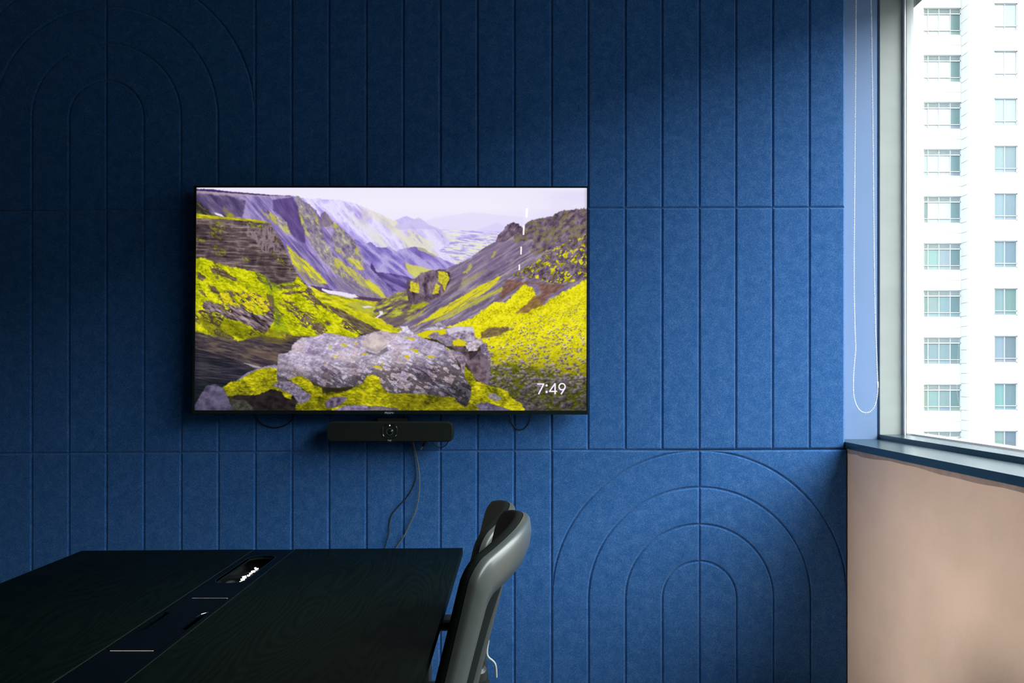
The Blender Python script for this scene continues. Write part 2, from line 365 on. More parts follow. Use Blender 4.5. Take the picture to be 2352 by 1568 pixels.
    sp = sstep(.58, .72, N(F(11, 4, 30, 2.4, 103, ridged=True))) * sstep(.5, .7, N(F(70, 3, 35, 2, 104)))
    put(m * sp * .9, ramp(N(F(6, 3, 20, 4, 105)), (0, (60, 46, 52)), (1, (128, 108, 108))))
    put(mask([(370, 520), (430, 545), (470, 592), (600, 595), (560, 620), (480, 640), (520, 760), (580, 880), (520, 900), (480, 860), (490, 760), (470, 680), (430, 600)], 10, 4, 5) * .55, (120, 146, 18))
    # strata and dark bands in the moss
    for pts in ([(110, 500), (190, 510), (260, 560), (290, 590), (200, 560), (130, 530)], [(40, 520), (90, 560), (70, 580), (40, 560)], [(500, 610), (640, 600), (650, 612), (560, 630)], [(520, 645), (680, 630), (690, 642), (570, 662)],
                [(440, 560), (470, 600), (480, 640), (455, 600)], [(50, 628), (80, 640), (95, 668), (70, 662)], [(560, 690), (640, 740), (620, 745)], [(660, 610), (720, 660), (800, 730), (840, 770), (760, 720), (690, 660)],
                [(90, 590), (150, 620), (180, 660), (120, 640)], [(380, 640), (440, 690), (470, 740), (420, 700)], [(530, 680), (600, 700), (610, 712), (560, 705)]):
        put(mask(pts, 9, 7, 1) * .85, ramp(N(F(6, 3, 20, 4, 106)), (0, (56, 40, 46)), (1, (130, 108, 112))))
    # rock outcrop in the left slope
    oc = [(70, 700), (110, 705), (160, 720), (190, 760), (240, 760), (230, 720), (280, 705), (330, 760), (380, 770), (430, 780), (485, 740), (488, 800), (460, 860), (430, 888), (380, 870), (350, 840), (280, 815), (220, 800), (170, 760), (120, 760), (70, 740)]
    m = mask(oc, 8, 6, 1); rk = F(11, 5, 32, 4.5, 111)
    put(m, ramp(N(rk), (0, (38, 28, 36)), (.45, (92, 76, 82)), (1, (176, 158, 164))) * np.clip(relief(rk, 1.7, 240), .5, 1.5)[..., None])
    put(mask([(170, 650), (260, 640), (400, 660), (480, 700), (470, 745), (400, 765), (330, 740), (250, 740), (190, 700)], 10, 6, 1) * sstep(.3, .45, N(F(16, 4, 30, 2, 112))), ramp(N(g2), (0, (170, 164, 20)), (1, (240, 220, 40))))
    put(mask([(440, 650), (485, 670), (488, 735), (465, 740), (455, 700)], 5, 4, 1) * .7, (96, 76, 80))
    mul(mask([(200, 800), (300, 830), (400, 880), (440, 890), (480, 900), (380, 930), (230, 900), (130, 840), (100, 790)], 12, 6, 5) * .6, .5)
    put(mask([(60, 760), (130, 780), (190, 860), (260, 920), (180, 920), (100, 880), (50, 830)], 14, 8, 3) * .45, (80, 76, 30))
    # dark sand slopes under it
    m = mask([(20, 870), (120, 900), (260, 935), (420, 900), (560, 920), (640, 900), (700, 900), (700, 1100), (400, 1100), (20, 1010)], 10, 4, 6)
    f = F(9, 4, 12, 6, 121)
    put(m, ramp(N(f), (0, (50, 42, 54)), (.5, (72, 62, 68)), (1, (104, 92, 82))))
    put(mask([(300, 960), (420, 985), (520, 1010), (520, 1050), (400, 1020)], 8, 4, 5) * .5, (128, 104, 84))
    put(mask([(420, 860), (560, 880), (640, 910), (520, 950), (420, 930)], 12, 8, 5) * .5, (110, 100, 36))
    m = mask([(20, 990), (120, 1010), (240, 1035), (330, 1080), (430, 1110), (400, 1140), (240, 1190), (20, 1220)], 3, 2, 2)
    put(m, ramp(N(F(7, 4, 6, 12, 122)), (0, (26, 28, 38)), (.5, (46, 44, 56)), (1, (70, 66, 74))))
    put(mask([(20, 1180), (180, 1170), (260, 1180), (200, 1337), (20, 1337)], 5, 2, 3), ramp(N(F(7, 4, 6, 9, 123)), (0, (14, 20, 26)), (1, (40, 42, 50))))
    put(mask([(20, 975), (120, 1000), (240, 1030), (330, 1062), (240, 1042), (120, 1014), (20, 998)], 2, 1, 1) * .7, (34, 26, 38))
    put(mask([(308, 1058), (350, 1066), (420, 1084), (425, 1094), (370, 1084)], 2, 1, 1) * .9, (178, 168, 186))
    # valley floor
    m = mask([(700, 605), (760, 622), (900, 650), (1060, 680), (1140, 690), (1060, 730), (1130, 770), (1180, 820), (1240, 880), (1100, 890), (1000, 860), (900, 800), (800, 720), (740, 670)], 5, 3, 1)
    g = F(14, 4, 12, 3, 131)
    put(m, ramp(N(g), (0, (140, 138, 40)), (.35, (188, 186, 34)), (.7, (218, 214, 24)), (1, (236, 226, 60))))
    put(mask([(700, 600), (800, 622), (900, 650), (1000, 668), (1120, 682), (1180, 672), (1120, 704), (1020, 690), (880, 668), (760, 640)], 3, 2, 1), (84, 62, 98))
    put(mask([(765, 622), (830, 634), (900, 645), (960, 655), (988, 674), (940, 678), (880, 666), (800, 648), (770, 632)], 3, 2, 1), (236, 228, 250))
    put(mask([(800, 715), (880, 745), (960, 790), (1040, 830), (1120, 870), (1060, 885), (980, 850), (900, 800), (830, 745)], 7, 5, 1) * .85, ramp(N(F(8, 4, 30, 5, 132)), (0, (60, 44, 58)), (1, (116, 98, 96))))
    put(mask([(860, 740), (960, 760), (1060, 790), (1160, 830), (1220, 865), (1160, 870), (1040, 825), (940, 780)], 6, 5, 1) * .85, ramp(N(F(8, 4, 30, 3, 133)), (0, (170, 170, 24)), (1, (226, 214, 30))))
    put(mask([(980, 700), (1090, 715), (1120, 760), (1060, 780), (960, 740), (900, 715)], 6, 5, 2) * .7, (176, 174, 76))
    # right valley shoulder
    m = mask([(1060, 730), (1120, 690), (1200, 650), (1270, 630), (1330, 650), (1500, 640), (1560, 620), (1600, 560), (1500, 700), (1350, 800), (1280, 860), (1220, 870), (1160, 830), (1090, 790)], 8, 5, 1)
    rk = F(14, 5, 160, 3, 141)
    put(m, ramp(N(rk), (0, (84, 68, 84)), (.4, (124, 112, 96)), (.7, (160, 156, 66)), (1, (196, 194, 70))) * np.clip(relief(rk, 1.2, 230), .7, 1.3)[..., None])
    put(mask([(1090, 785), (1180, 790), (1260, 770), (1330, 800), (1280, 850), (1200, 850), (1130, 810)], 8, 4, 3) * .8, (104, 88, 104))
    put(mask([(1000, 728), (1050, 722), (1070, 732), (1020, 738)], 2, 1, 1), (226, 220, 240))
    put(mask([(1105, 752), (1130, 757), (1128, 770), (1100, 790), (1080, 800), (1085, 792), (1110, 772)], 2, 1, 1), (236, 230, 248))
    # right mountain
    rm = [(2330, 150), (2300, 155), (2240, 157), (2180, 160), (2140, 175), (2125, 195), (2060, 205), (2000, 215), (1965, 238), (1940, 265), (1918, 240), (1895, 231), (1870, 235), (1845, 255), (1825, 285), (1800, 310), (1785, 345),
          (1730, 375), (1680, 405), (1640, 440), (1580, 470), (1520, 495), (1480, 510), (1440, 560), (1440, 640), (1480, 660), (1420, 690), (1300, 780), (1220, 850), (1280, 870), (1330, 900), (1700, 960), (1700, 1337), (2330, 1337)]
    m = mask(rm, 5, 4, 1)
    fs = F(9, 5, 148, 12, 151); fr = F(40, 4, 140, 2.5, 152, ridged=True)
    put(m, ramp(N(fs * .6 + fr * .4), (0, (88, 72, 96)), (.4, (112, 98, 126)), (.7, (134, 118, 146)), (1, (164, 152, 160))))
    # crags on top
    m = mask([(1785, 345), (1800, 310), (1825, 285), (1845, 255), (1870, 235), (1895, 231), (1918, 240), (1940, 268), (1880, 320), (1830, 350)], 5, 5, 1)
    rk = .6 * F(16, 5, 130, 1.5, 153) + .4 * F(30, 4, 120, 1.5, 158, ridged=True)
    dk = ramp(N(rk), (0, (52, 40, 56)), (.45, (88, 72, 92)), (1, (140, 122, 140))) * np.clip(relief(rk, 1.8, 240), .5, 1.5)[..., None]
    put(m, dk)
    m = mask([(2330, 150), (2180, 160), (2140, 175), (2125, 195), (1980, 225), (1940, 270), (1890, 320), (1900, 350), (2000, 330), (1990, 420), (2100, 400), (2140, 360), (2330, 300)], 10, 8, 1)
    put(m * .85, dk)
    gy_ = sstep(.5, .68, N(F(13, 4, 150, 2, 154)))
    put(m * gy_ * .55, (142, 134, 70))
    put(mask([(1520, 500), (1800, 340), (1900, 340), (1900, 420), (1700, 560), (1560, 600)], 10, 6, 4) * .35, (134, 116, 150))
    # yellow streaks running down to the left
    for pts, cc, a in (([(1790, 560), (1830, 540), (1760, 620), (1640, 700), (1500, 770), (1370, 820), (1300, 850), (1420, 770), (1560, 680), (1700, 600)], (224, 216, 30), .95),
                       ([(1820, 610), (1840, 630), (1700, 700), (1540, 780), (1400, 840), (1440, 800), (1600, 720), (1740, 650)], (196, 194, 64), .8),
                       ([(1250, 800), (1330, 770), (1400, 720), (1360, 765), (1290, 815)], (190, 188, 50), .7),
                       ([(1640, 470), (1650, 490), (1620, 530), (1590, 535)], (200, 196, 80), .7), ([(1800, 390), (1775, 440), (1755, 445), (1780, 405)], (196, 190, 70), .7),
                       ([(1600, 560), (1700, 520), (1760, 490), (1680, 560), (1560, 630)], (168, 160, 90), .5),
                       ([(1300, 715), (1360, 700), (1400, 715), (1350, 735), (1290, 745)], (182, 182, 20), .8)):
        put(mask(pts, 7, 4, 1) * a * (.55 + .45 * sstep(.25, .5, N(F(6, 3, 148, 9, 155)))), cc)
    # knob rock
    m = mask([(1265, 580), (1290, 570), (1320, 560), (1350, 530), (1400, 515), (1440, 510), (1480, 508), (1520, 530), (1525, 570), (1505, 610), (1480, 660), (1430, 680), (1400, 710), (1370, 700), (1300, 715), (1280, 690), (1265, 640)], 5, 4, 1)
    rk = F(24, 5, 80, 1.5, 156)
    put(m, ramp(N(rk), (0, (54, 40, 56)), (.45, (98, 80, 98)), (1, (146, 126, 140))) * np.clip(relief(rk, 1.6, 240), .55, 1.4)[..., None])
    for pts in ([(1285, 575), (1335, 590), (1336, 650), (1285, 640)], [(1435, 590), (1462, 605), (1448, 650), (1420, 655)], [(1450, 520), (1500, 525), (1520, 560), (1500, 600), (1490, 640), (1470, 600), (1450, 580)]):
        put(mask(pts, 6, 5, 1) * .9, ramp(N(F(8, 3, 80, 1, 157)), (0, (186, 176, 50)), (1, (240, 228, 40))))
    mul(mask([(1280, 650), (1340, 650), (1400, 690), (1370, 700), (1290, 712)], 6, 4, 2) * .6, .6)
    put(mask([(1480, 660), (1540, 600), (1600, 560), (1560, 640), (1500, 670)], 8, 5, 3) * .5, (90, 74, 88))
    # big yellow slope at right
    ys = [(2330, 560), (2260, 600), (2160, 660), (2060, 720), (2000, 620), (1960, 590), (1850, 700), (1780, 700), (1640, 800), (1500, 850), (1560, 870), (1660, 900), (1720, 940), (1760, 1000), (1760, 1337), (2330, 1337)]
    m = mask(ys, 10, 6, 1)
    g1 = F(36, 4, 150, 2.5, 161); g2 = F(6, 4, 150, 1.6, 162)
    yc = ramp(N(g1 * .35 + g2 * .65), (0, (158, 148, 26)), (.2, (198, 190, 18)), (.55, (232, 224, 20)), (1, (252, 240, 48)))
    put(m, yc)
    # mossy crag band above it
    m = mask([(2330, 300), (2240, 330), (2140, 380), (2060, 430), (1990, 480), (1920, 520), (1880, 550), (2000, 560), (2120, 590), (2200, 590), (2330, 560)], 12, 8, 1)
    put(m, ramp(N(F(20, 4, 145, 1.6, 163)), (0, (80, 66, 60)), (.35, (140, 134, 30)), (.6, (200, 192, 20)), (1, (230, 218, 60))))
    rk = N(F(17, 5, 140, 1.5, 164, ridged=True))
    put(m * sstep(.62, .74, rk), dk * 1.05)
    put(mask([(2200, 350), (2260, 330), (2290, 350), (2290, 380), (2240, 395), (2200, 380)], 5, 5, 1) * .8, dk)
    # reddish brown patches
    for pts, a in (([(1840, 575), (2000, 585), (2120, 595), (2200, 600), (2140, 650), (2060, 650), (2040, 600), (1960, 590), (1880, 640), (1800, 700), (1830, 620)], .85), ([(2040, 650), (2120, 640), (2060, 720), (1980, 760), (1900, 770), (1980, 700)], .8)):
        put(mask(pts, 8, 5, 3) * a, ramp(N(F(8, 4, 150, 3, 165)), (0, (104, 70, 62)), (1, (150, 108, 88))))
    put(mask([(1700, 880), (1760, 850), (1860, 845), (1870, 860), (1800, 900), (1700, 915)], 6, 5, 2) * .85, ramp(N(F(8, 4, 160, 3, 166)), (0, (84, 62, 64)), (1, (132, 112, 88))))
    # stones scattered over it, denser and darker lower down
    rng = np.random.RandomState(7)
    dn = sstep(700, 1250, gy)
    mul(m * 0 + mask([(1760, 960), (2330, 700), (2330, 1337), (1760, 1337)], 20, 5, 10) * sstep(880, 1300, gy), .42)
    put(mask([(1740, 1090), (1860, 1060), (2330, 1150), (2330, 1337), (1740, 1337)], 20, 9, 8) * .6, ramp(N(F(12, 4, 20, 2, 167)), (0, (24, 34, 18)), (1, (84, 96, 16))))
    for k in range(1250):
        y = 600 + 740 * rng.rand() ** .75; x = 1720 + 610 * rng.rand()
        if y < 1560 - (x - 1720) * 1.45 - 0 and y < 900 - (x - 1720) * .45: continue
        if x < 1760 + (y - 1180) * 1.1 and y > 1180: continue
        s = (2.6 + 12.5 * (max(0, y - 640) / 700) ** 1.3) * (.45 + rng.rand())
        i0 = int((x - 28) / cell); j0 = int((y - 26) / cell); r_ = int(s / cell * 1.7) + 2
        sl = (slice(max(0, j0 - r_), min(SH, j0 + r_ + 1)), slice(max(0, i0 - r_), min(SW, i0 + r_ + 1)))
        if sl[0].start >= sl[0].stop or sl[1].start >= sl[1].stop: continue
        dx = (gx[sl] - x) / s; dy = (gy[sl] - y) / (s * .75); a_ = rng.rand() * 6
        q = np.sqrt(dx * dx + dy * dy) * (1 + .3 * np.sin(3 * np.arctan2(dy, dx) + a_))
        al = np.clip(1.3 - q, 0, 1)[..., None] * .85
        dark = 1 - .5 * min(1, max(0, (y - 950) / 350)); tone = (.8 + .45 * rng.rand()) * dark
        cc = np.array((150, 136, 148), np.float32) * tone
        img[sl] = img[sl] * (1 - al) + al * cc * np.clip(1.0 - .6 * (dy + dx * .4), .25, 1.6)[..., None]
    # river mouth and small rocks behind the boulder
    put(mask([(1225, 845), (1270, 842), (1290, 870), (1315, 885), (1300, 895), (1210, 885), (1240, 865)], 3, 3, 1), ramp(N(F(10, 3, 0, 1, 171)), (0, (196, 184, 212)), (1, (240, 234, 250))))
    put(mask([(1320, 890), (1400, 865), (1500, 858), (1500, 885), (1400, 915), (1320, 905)], 5, 5, 1), (216, 206, 20))
    def rock(pts, lo, hi, seed, size=14, amt=1.6, ang=235, warp=4, fine=4, a=1, st=1.3, ra=20):
        rk = .6 * F(size, 5, ra, st, seed) + .4 * F(size * 1.6, 4, ra, st, seed + 50, ridged=True)
        mm = mask(pts, warp, fine, 1)
        put(mm * a, ramp(N(rk), (0, lo), (.5, tuple(.45 * l + .55 * h for l, h in zip(lo, hi))), (1, hi)) * np.clip(relief(rk, amt, ang), .55, 1.5)[..., None])
        return mm
    rock([(1360, 860), (1430, 845), (1500, 850), (1470, 862), (1380, 868)], (150, 138, 160), (228, 220, 236), 172)
    rock([(1430, 835), (1455, 815), (1490, 830), (1500, 850), (1450, 850)], (100, 86, 108), (190, 176, 190), 173)
    rock([(1500, 858), (1580, 842), (1650, 845), (1665, 880), (1665, 930), (1620, 935), (1530, 905), (1500, 885)], (96, 82, 104), (206, 194, 214), 174)
    put(mask([(1500, 858), (1580, 842), (1650, 845), (1660, 870), (1560, 872), (1520, 890)], 4, 3, 1) * .75, (220, 212, 232))
    rock([(1385, 905), (1420, 880), (1450, 878), (1470, 900), (1530, 900), (1540, 965), (1500, 960), (1440, 920)], (90, 78, 96), (164, 150, 172), 175)
    put(mask([(1535, 930), (1570, 915), (1620, 940), (1600, 965), (1540, 962)], 5, 5, 1), (216, 202, 26))
    rock([(1530, 960), (1600, 960), (1640, 1000), (1690, 990), (1740, 1020), (1756, 1080), (1750, 1190), (1700, 1180), (1660, 1140), (1620, 1060), (1580, 1010)], (46, 36, 46), (128, 108, 118), 176, size=24)
    rock([(1605, 955), (1640, 935), (1700, 912), (1720, 935), (1690, 965), (1680, 990), (1630, 988)], (110, 94, 100), (220, 208, 220), 177)
    rock([(1520, 980), (1570, 990), (1625, 1030), (1610, 1080), (1605, 1130), (1590, 1110), (1580, 1060)], (80, 66, 82), (176, 160, 176), 178)
    mul(mask([(1630, 990), (1690, 985), (1670, 1020), (1640, 1040)], 4, 3, 1) * .7, .4)
    put(mask([(1700, 1020), (1745, 1040), (1755, 1090), (1750, 1180), (1730, 1180), (1735, 1100), (1700, 1060)], 4, 4, 1) * .4, (150, 136, 156))
    # green hollow right of the boulder
    def moss(pts, seed, dark=1.0, warp=8, fine=6, a=1):
        g = F(34, 4, 15, 1.5, seed); h = F(7, 4, 10, 2, seed + 1)
        mm = mask(pts, warp, fine, 1)
        c = ramp(N(g * .6 + h * .4), (0, (76, 78, 14)), (.3, (130, 128, 14)), (.65, (180, 174, 14)), (1, (222, 210, 32))) * dark
        put(mm * a, c * np.clip(relief(g, 2.2, 250) * relief(h, .7, 250), .55, 1.4)[..., None])
        return mm
    moss([(1610, 1080), (1640, 1110), (1680, 1170), (1760, 1195), (1820, 1200), (1860, 1230), (1880, 1270), (1940, 1290), (1960, 1337), (1560, 1337), (1600, 1180)], 181)
    rock([(1740, 1240), (1790, 1240), (1830, 1265), (1810, 1280), (1760, 1272)], (80, 76, 80), (150, 144, 150), 183)
    rock([(1655, 1310), (1700, 1290), (1750, 1290), (1870, 1330), (1870, 1340), (1655, 1340)], (60, 54, 76), (124, 114, 144), 184)
    # base moss band
    moss([(590, 1337), (640, 1290), (740, 1240), (830, 1230), (1000, 1220), (1200, 1230), (1400, 1240), (1580, 1260), (1680, 1310), (1700, 1337)], 185, .8)
    # left moss mound
    rock([(270, 1160), (330, 1120), (400, 1090), (490, 1068), (515, 1070), (515, 1110), (350, 1150)], (90, 84, 100), (160, 150, 172), 186)
    moss([(190, 1200), (260, 1165), (340, 1130), (400, 1098), (460, 1085), (512, 1088), (520, 1180), (560, 1220), (600, 1250), (540, 1250), (470, 1230), (400, 1250), (300, 1260), (220, 1250)], 187, 1.05)
    rock([(250, 1250), (400, 1245), (480, 1210), (560, 1230), (625, 1250), (620, 1337), (250, 1340)], (18, 14, 18), (50, 42, 40), 189, size=20, amt=.8)
    moss([(480, 1215), (520, 1200), (600, 1230), (590, 1270), (560, 1265), (540, 1230)], 190, .95)
    rock([(240, 1270), (330, 1280), (370, 1320), (370, 1340), (240, 1340)], (34, 36, 34), (84, 84, 70), 191)
    rock([(30, 1310), (60, 1250), (100, 1190), (150, 1185), (190, 1200), (225, 1260), (252, 1337), (30, 1340)], (50, 46, 68), (118, 110, 142), 192, size=30, amt=1.2)
    rock([(480, 1185), (530, 1165), (590, 1165), (640, 1185), (660, 1220), (718, 1245), (700, 1280), (640, 1300), (610, 1250), (540, 1215)], (70, 62, 80), (154, 142, 166), 193, size=9)
    moss([(570, 1150), (640, 1130), (700, 1150), (720, 1190), (770, 1200), (780, 1260), (720, 1250), (650, 1200)], 194)
    # the great boulder
    bd = [(515, 1010), (560, 1000), (590, 985), (600, 950), (650, 910), (740, 900), (790, 884), (860, 890), (950, 912), (1000, 900), (1080, 875), (1120, 870), (1180, 885), (1260, 880), (1330, 895), (1400, 925), (1470, 945), (1530, 985),
          (1560, 1040), (1590, 1110), (1620, 1160), (1647, 1200), (1645, 1250), (1630, 1300), (1610, 1312), (1570, 1290), (1550, 1260), (1480, 1255), (1340, 1240), (1250, 1235), (1180, 1240), (1120, 1200), (1000, 1190), (860, 1205), (800, 1200), (760, 1190), (720, 1170), (640, 1130), (560, 1165), (512, 1165)]
    m = mask(bd, 4, 4, 1)
    a1 = F(70, 5, 30, 1.8, 201, rough=.6); a2 = .65 * F(11, 5, 25, 1.3, 202, rough=.7) + .35 * F(26, 4, 28, 1.8, 205, ridged=True)
    rgh = sstep(990, 1170, gy + .10 * (gx - 1000))
    tone = N(a1 * .45 + a2 * .55)
    c = ramp(tone, (0, (124, 110, 140)), (.35, (164, 150, 178)), (.65, (196, 184, 208)), (1, (228, 218, 236)))
    c2 = ramp(tone, (0, (66, 56, 72)), (.3, (114, 102, 122)), (.6, (160, 148, 168)), (1, (216, 204, 216)))
    c = c * (1 - rgh[..., None] * .85) + c2 * rgh[..., None] * .85
    c = c * (np.clip(relief(a1, 4.5, 240), .65, 1.3) * np.clip(relief(a2, 1.8, 240), .72, 1.28))[..., None]
    put(m, c)
    mul(m * sstep(1180, 1320, gy + .1 * (gx - 1000)) * .7, .55)
    mul(m * mask([(500, 1000), (560, 1010), (590, 1040), (640, 1130), (560, 1170), (500, 1170)], 8, 4, 4) * .55, .62)
    mul(m * mask([(1490, 1170), (1660, 1150), (1660, 1320), (1560, 1300)], 16, 6, 6) * .6, .55)
    put(m * sstep(.5, .75, N(F(80, 3, 0, 1, 203))) * .22, (196, 160, 140))
    mul(m * sstep(.66, .85, N(F(20, 4, 25, 2.6, 204, ridged=True))) * rgh, .55)
    mul(blur(m, 3) * (1 - blur(m, 8)) * 1.0, .8)
    # pale stone and pebble on it
    mul(mask([(1020, 985), (1090, 1005), (1150, 965), (1165, 985), (1110, 1020), (1040, 1005)], 3, 2, 3) * .7, .45)
    mm = rock([(1003, 945), (1020, 915), (1060, 888), (1095, 892), (1130, 905), (1157, 940), (1140, 970), (1100, 1003), (1060, 990), (1020, 972)], (176, 158, 160), (222, 206, 206), 205, size=30, amt=.7)
    mul(mask([(1005, 950), (1060, 972), (1100, 985), (1140, 950), (1157, 945), (1100, 1003), (1020, 972)], 2, 1, 1) * .5, .75)
    rock([(925, 1025), (940, 1010), (965, 1010), (975, 1030), (968, 1052), (945, 1056), (930, 1045)], (150, 138, 146), (226, 214, 218), 206, size=20)
    for pts in ([(878, 938), (890, 945), (915, 955), (912, 966), (890, 958)], [(1290, 972), (1330, 985), (1345, 1005), (1310, 995)], [(1385, 1015), (1430, 1020), (1432, 1030), (1390, 1028)], [(1065, 1072), (1110, 1075), (1140, 1095), (1090, 1088)],
                [(1000, 1000), (1050, 1005), (1040, 1012), (1005, 1010)], [(1250, 1010), (1290, 1020), (1285, 1032), (1262, 1028)], [(1256, 905), (1310, 912), (1312, 922), (1270, 918)], [(830, 1015), (865, 1020), (868, 1030)], [(785, 1066), (800, 1068), (798, 1078)],
                [(1110, 1060), (1140, 1055), (1130, 1068)], [(960, 938), (975, 940), (970, 946)], [(810, 955), (830, 968), (815, 970)], [(1490, 960), (1520, 975), (1512, 980)]):
        put(mask(pts, 5, 5, 1), (206, 190, 24))
    # foreground moss over the boulder's foot
    moss([(850, 1250), (900, 1230), (960, 1200), (1010, 1180), (1040, 1130), (1065, 1125), (1110, 1145), (1125, 1190), (1150, 1230), (1190, 1280), (1190, 1337), (830, 1337)], 211, 1.0)
    moss([(1170, 1240), (1260, 1240), (1400, 1270), (1520, 1255), (1570, 1300), (1660, 1337), (1180, 1337)], 213, .72)
    rock([(790, 1290), (820, 1262), (880, 1255), (930, 1258), (900, 1290), (860, 1315), (820, 1325), (795, 1315)], (56, 48, 66), (130, 116, 140), 215)
    rock([(850, 1332), (900, 1312), (960, 1305), (1040, 1308), (1060, 1340), (850, 1340)], (90, 76, 112), (160, 142, 180), 216)
    rock([(1040, 1310), (1120, 1312), (1220, 1325), (1220, 1340), (1040, 1340)], (60, 54, 60), (130, 120, 130), 217)
    mul(mask([(780, 1200), (900, 1210), (1000, 1190), (940, 1215), (880, 1240), (800, 1250)], 8, 6, 3) * .6, .5)
    # fine grain and edge falloff of the panel
    mul(sstep(200, 500, gy), (1 + .07 * (F(3.2, 2, 0, 1, 221) - .5) * 2))
    mul(sstep(1080, 1337, gy) * sstep(1400, 300, gx) * .35, .6)
    mul(sstep(60, 28, gx) * .3, .5); mul(sstep(2300, 2322, gx) * .3, .6)
    return np.clip(img, 0, 255)
# ================================================================ the room
def struct(name, mb, m, bevel=0): return tag(mb.build(name, m, bevel=bevel), kind='structure')
XL = -3.2; ZC = 2.99; YB = -8.0
XS, XW, XC, XG = 1.287, 1.2976, 1.481, 1.600       # sill nose, lower wall face, kerb face, glass
ZS, ZK = H - .254, H - .235                        # sill top, kerb top
struct('floor', MB().box(XL - .1, 1.75, YB - .1, 3.5, -.1, 0), M['carpet'])
struct('ceiling', MB().box(XL - .1, 1.75, YB - .1, 3.5, ZC, ZC + .1), M['ceiling'])
struct('wall_left', MB().box(XL - .1, XL, YB, 3.4, 0, ZC), M['white_wall'])
struct('wall_rear', MB().box(XL - .1, 1.75, YB - .1, YB, 0, ZC), M['white_wall'])
back = struct('wall_back', MB().box(XL, 1.2855, D + .0215, D + .137, 0, ZC), M['blue_paint'])
struct('wall_reveal', MB().box(XL, 1.4745, DR, DR + .1, 0, ZC).box(1.4745, XG, DR + .012, DR + .1, 0, ZC), M['blue_paint'])
wr = MB().box(XW, XG + .02, YB, DR, 0, ZS - .0265)
struct('wall_right', wr, M['plaster'])
struct('wall_right_rear', MB().box(XG - .02, XG + .12, YB, -1.45, ZS + .03, ZC), M['white_wall'])
struct('wall_window_head', MB().box(XG - .02, XG + .12, -1.45, DR, 2.93, ZC), M['white_wall'])
# skirting at the foot of the felt
struct('baseboard_back', MB().box(XL, XW - .001, D - .004, D + .02, 0, .09), M['chair_dark'])

# wavy band of filler under the sill
v = []; n = 90
random.seed(4)
def wav(t): return .0105 + .004 * math.sin(t * 2.3 + 1) + .0035 * math.sin(t * 5.1) + .0012 * math.sin(t * 17) + .0016 * math.sin(t * 1.1 + 2)
ys = [D + .02 - k * .035 for k in range(n)]
mb = MB()
top = [(XW, y, ZS - .0265) for y in ys]; bot = [(XW, y, ZS - .0265 - max(.006, wav(y * 1.7) + (.007 if y < 3.0 else 0))) for y in ys]
f = [(x - .0012, y, z) for x, y, z in top] + [(x - .0006, y, z) for x, y, z in bot]
mb.add(f, [(i, i + 1, n + i + 1, n + i) for i in range(n - 1)])
mb.add([(XW, y, z) for x, y, z in bot], [])
st = mb.build('trim_1', M['caulk']); tag(st, kind='structure')

# sill board, upstand and window frame
sill = struct('window_sill', MB().box(XS, XC + .02, -1.45, D + .0215, ZS - .0255, ZS).box(1.2865, XC + .02, D + .0215, DR, ZS - .0255, ZS), M['sill'])
struct('window_kerb', MB().box(XC, XG + .03, -1.45, DR, ZS - .02, ZK), M['sill'])
win = struct('window_1', MB().box(XG - .006, XG + .05, -1.45, DR, ZK, ZK + .006).box(XG - .01, XG + .05, -1.45, DR, 2.921, 2.93), M['pale_metal'])
MB().box(XC + .0045, 1.5765, DR - .002, DR + .012, ZK, 2.93).build('side_plate', M['grey_metal'], win)
MB().loops([[(1.5775, DR - .020, z), (1.5918, DR - .002, z), (1.5918, DR + .012, z), (1.5775, DR + .012, z)] for z in (ZK, 2.93)], smooth=False).build('bright_bead', M['white_metal'], win)
MB().box(1.5925, 1.6205, DR - .006, DR + .02, ZK, 2.93).build('stile', mat('stile_metal', (.46, .50, .495), .5), win)
MB().box(XG - .03, XG + .04, -1.45, -1.38, ZK, 2.93).build('stile', M['pale_metal'], win)
gm = bpy.data.materials.new('window_glass'); gm.use_nodes = True
n_, l_ = gm.node_tree.nodes, gm.node_tree.links
n_.remove(n_['Principled BSDF'])
tr = n_.new('ShaderNodeBsdfTransparent'); tr.inputs[0].default_value = (.955, .975, .972, 1)
gl = n_.new('ShaderNodeBsdfGlossy'); gl.inputs['Roughness'].default_value = 0; lw = n_.new('ShaderNodeLayerWeight'); lw.inputs['Blend'].default_value = .5
pw = n_.new('ShaderNodeMath'); pw.operation = 'POWER'; pw.inputs[1].default_value = 4.0; fz = n_.new('ShaderNodeMath'); fz.operation = 'MULTIPLY_ADD'; fz.inputs[1].default_value = .9; fz.inputs[2].default_value = .04
l_.new(lw.outputs['Facing'], pw.inputs[0]); l_.new(pw.outputs[0], fz.inputs[0])
mxs = n_.new('ShaderNodeMixShader'); l_.new(fz.outputs[0], mxs.inputs[0]); l_.new(tr.outputs[0], mxs.inputs[1]); l_.new(gl.outputs[0], mxs.inputs[2])
l_.new(mxs.outputs[0], n_['Material Output'].inputs[0])
for k, xx in enumerate((XG, XG + .018)):
    pane = MB().add([(xx, -1.40, ZK), (xx, DR - .02, ZK), (xx, DR - .02, 2.92), (xx, -1.40, 2.92)], [(0, 1, 2, 3)]).build('glass_pane', gm, win)

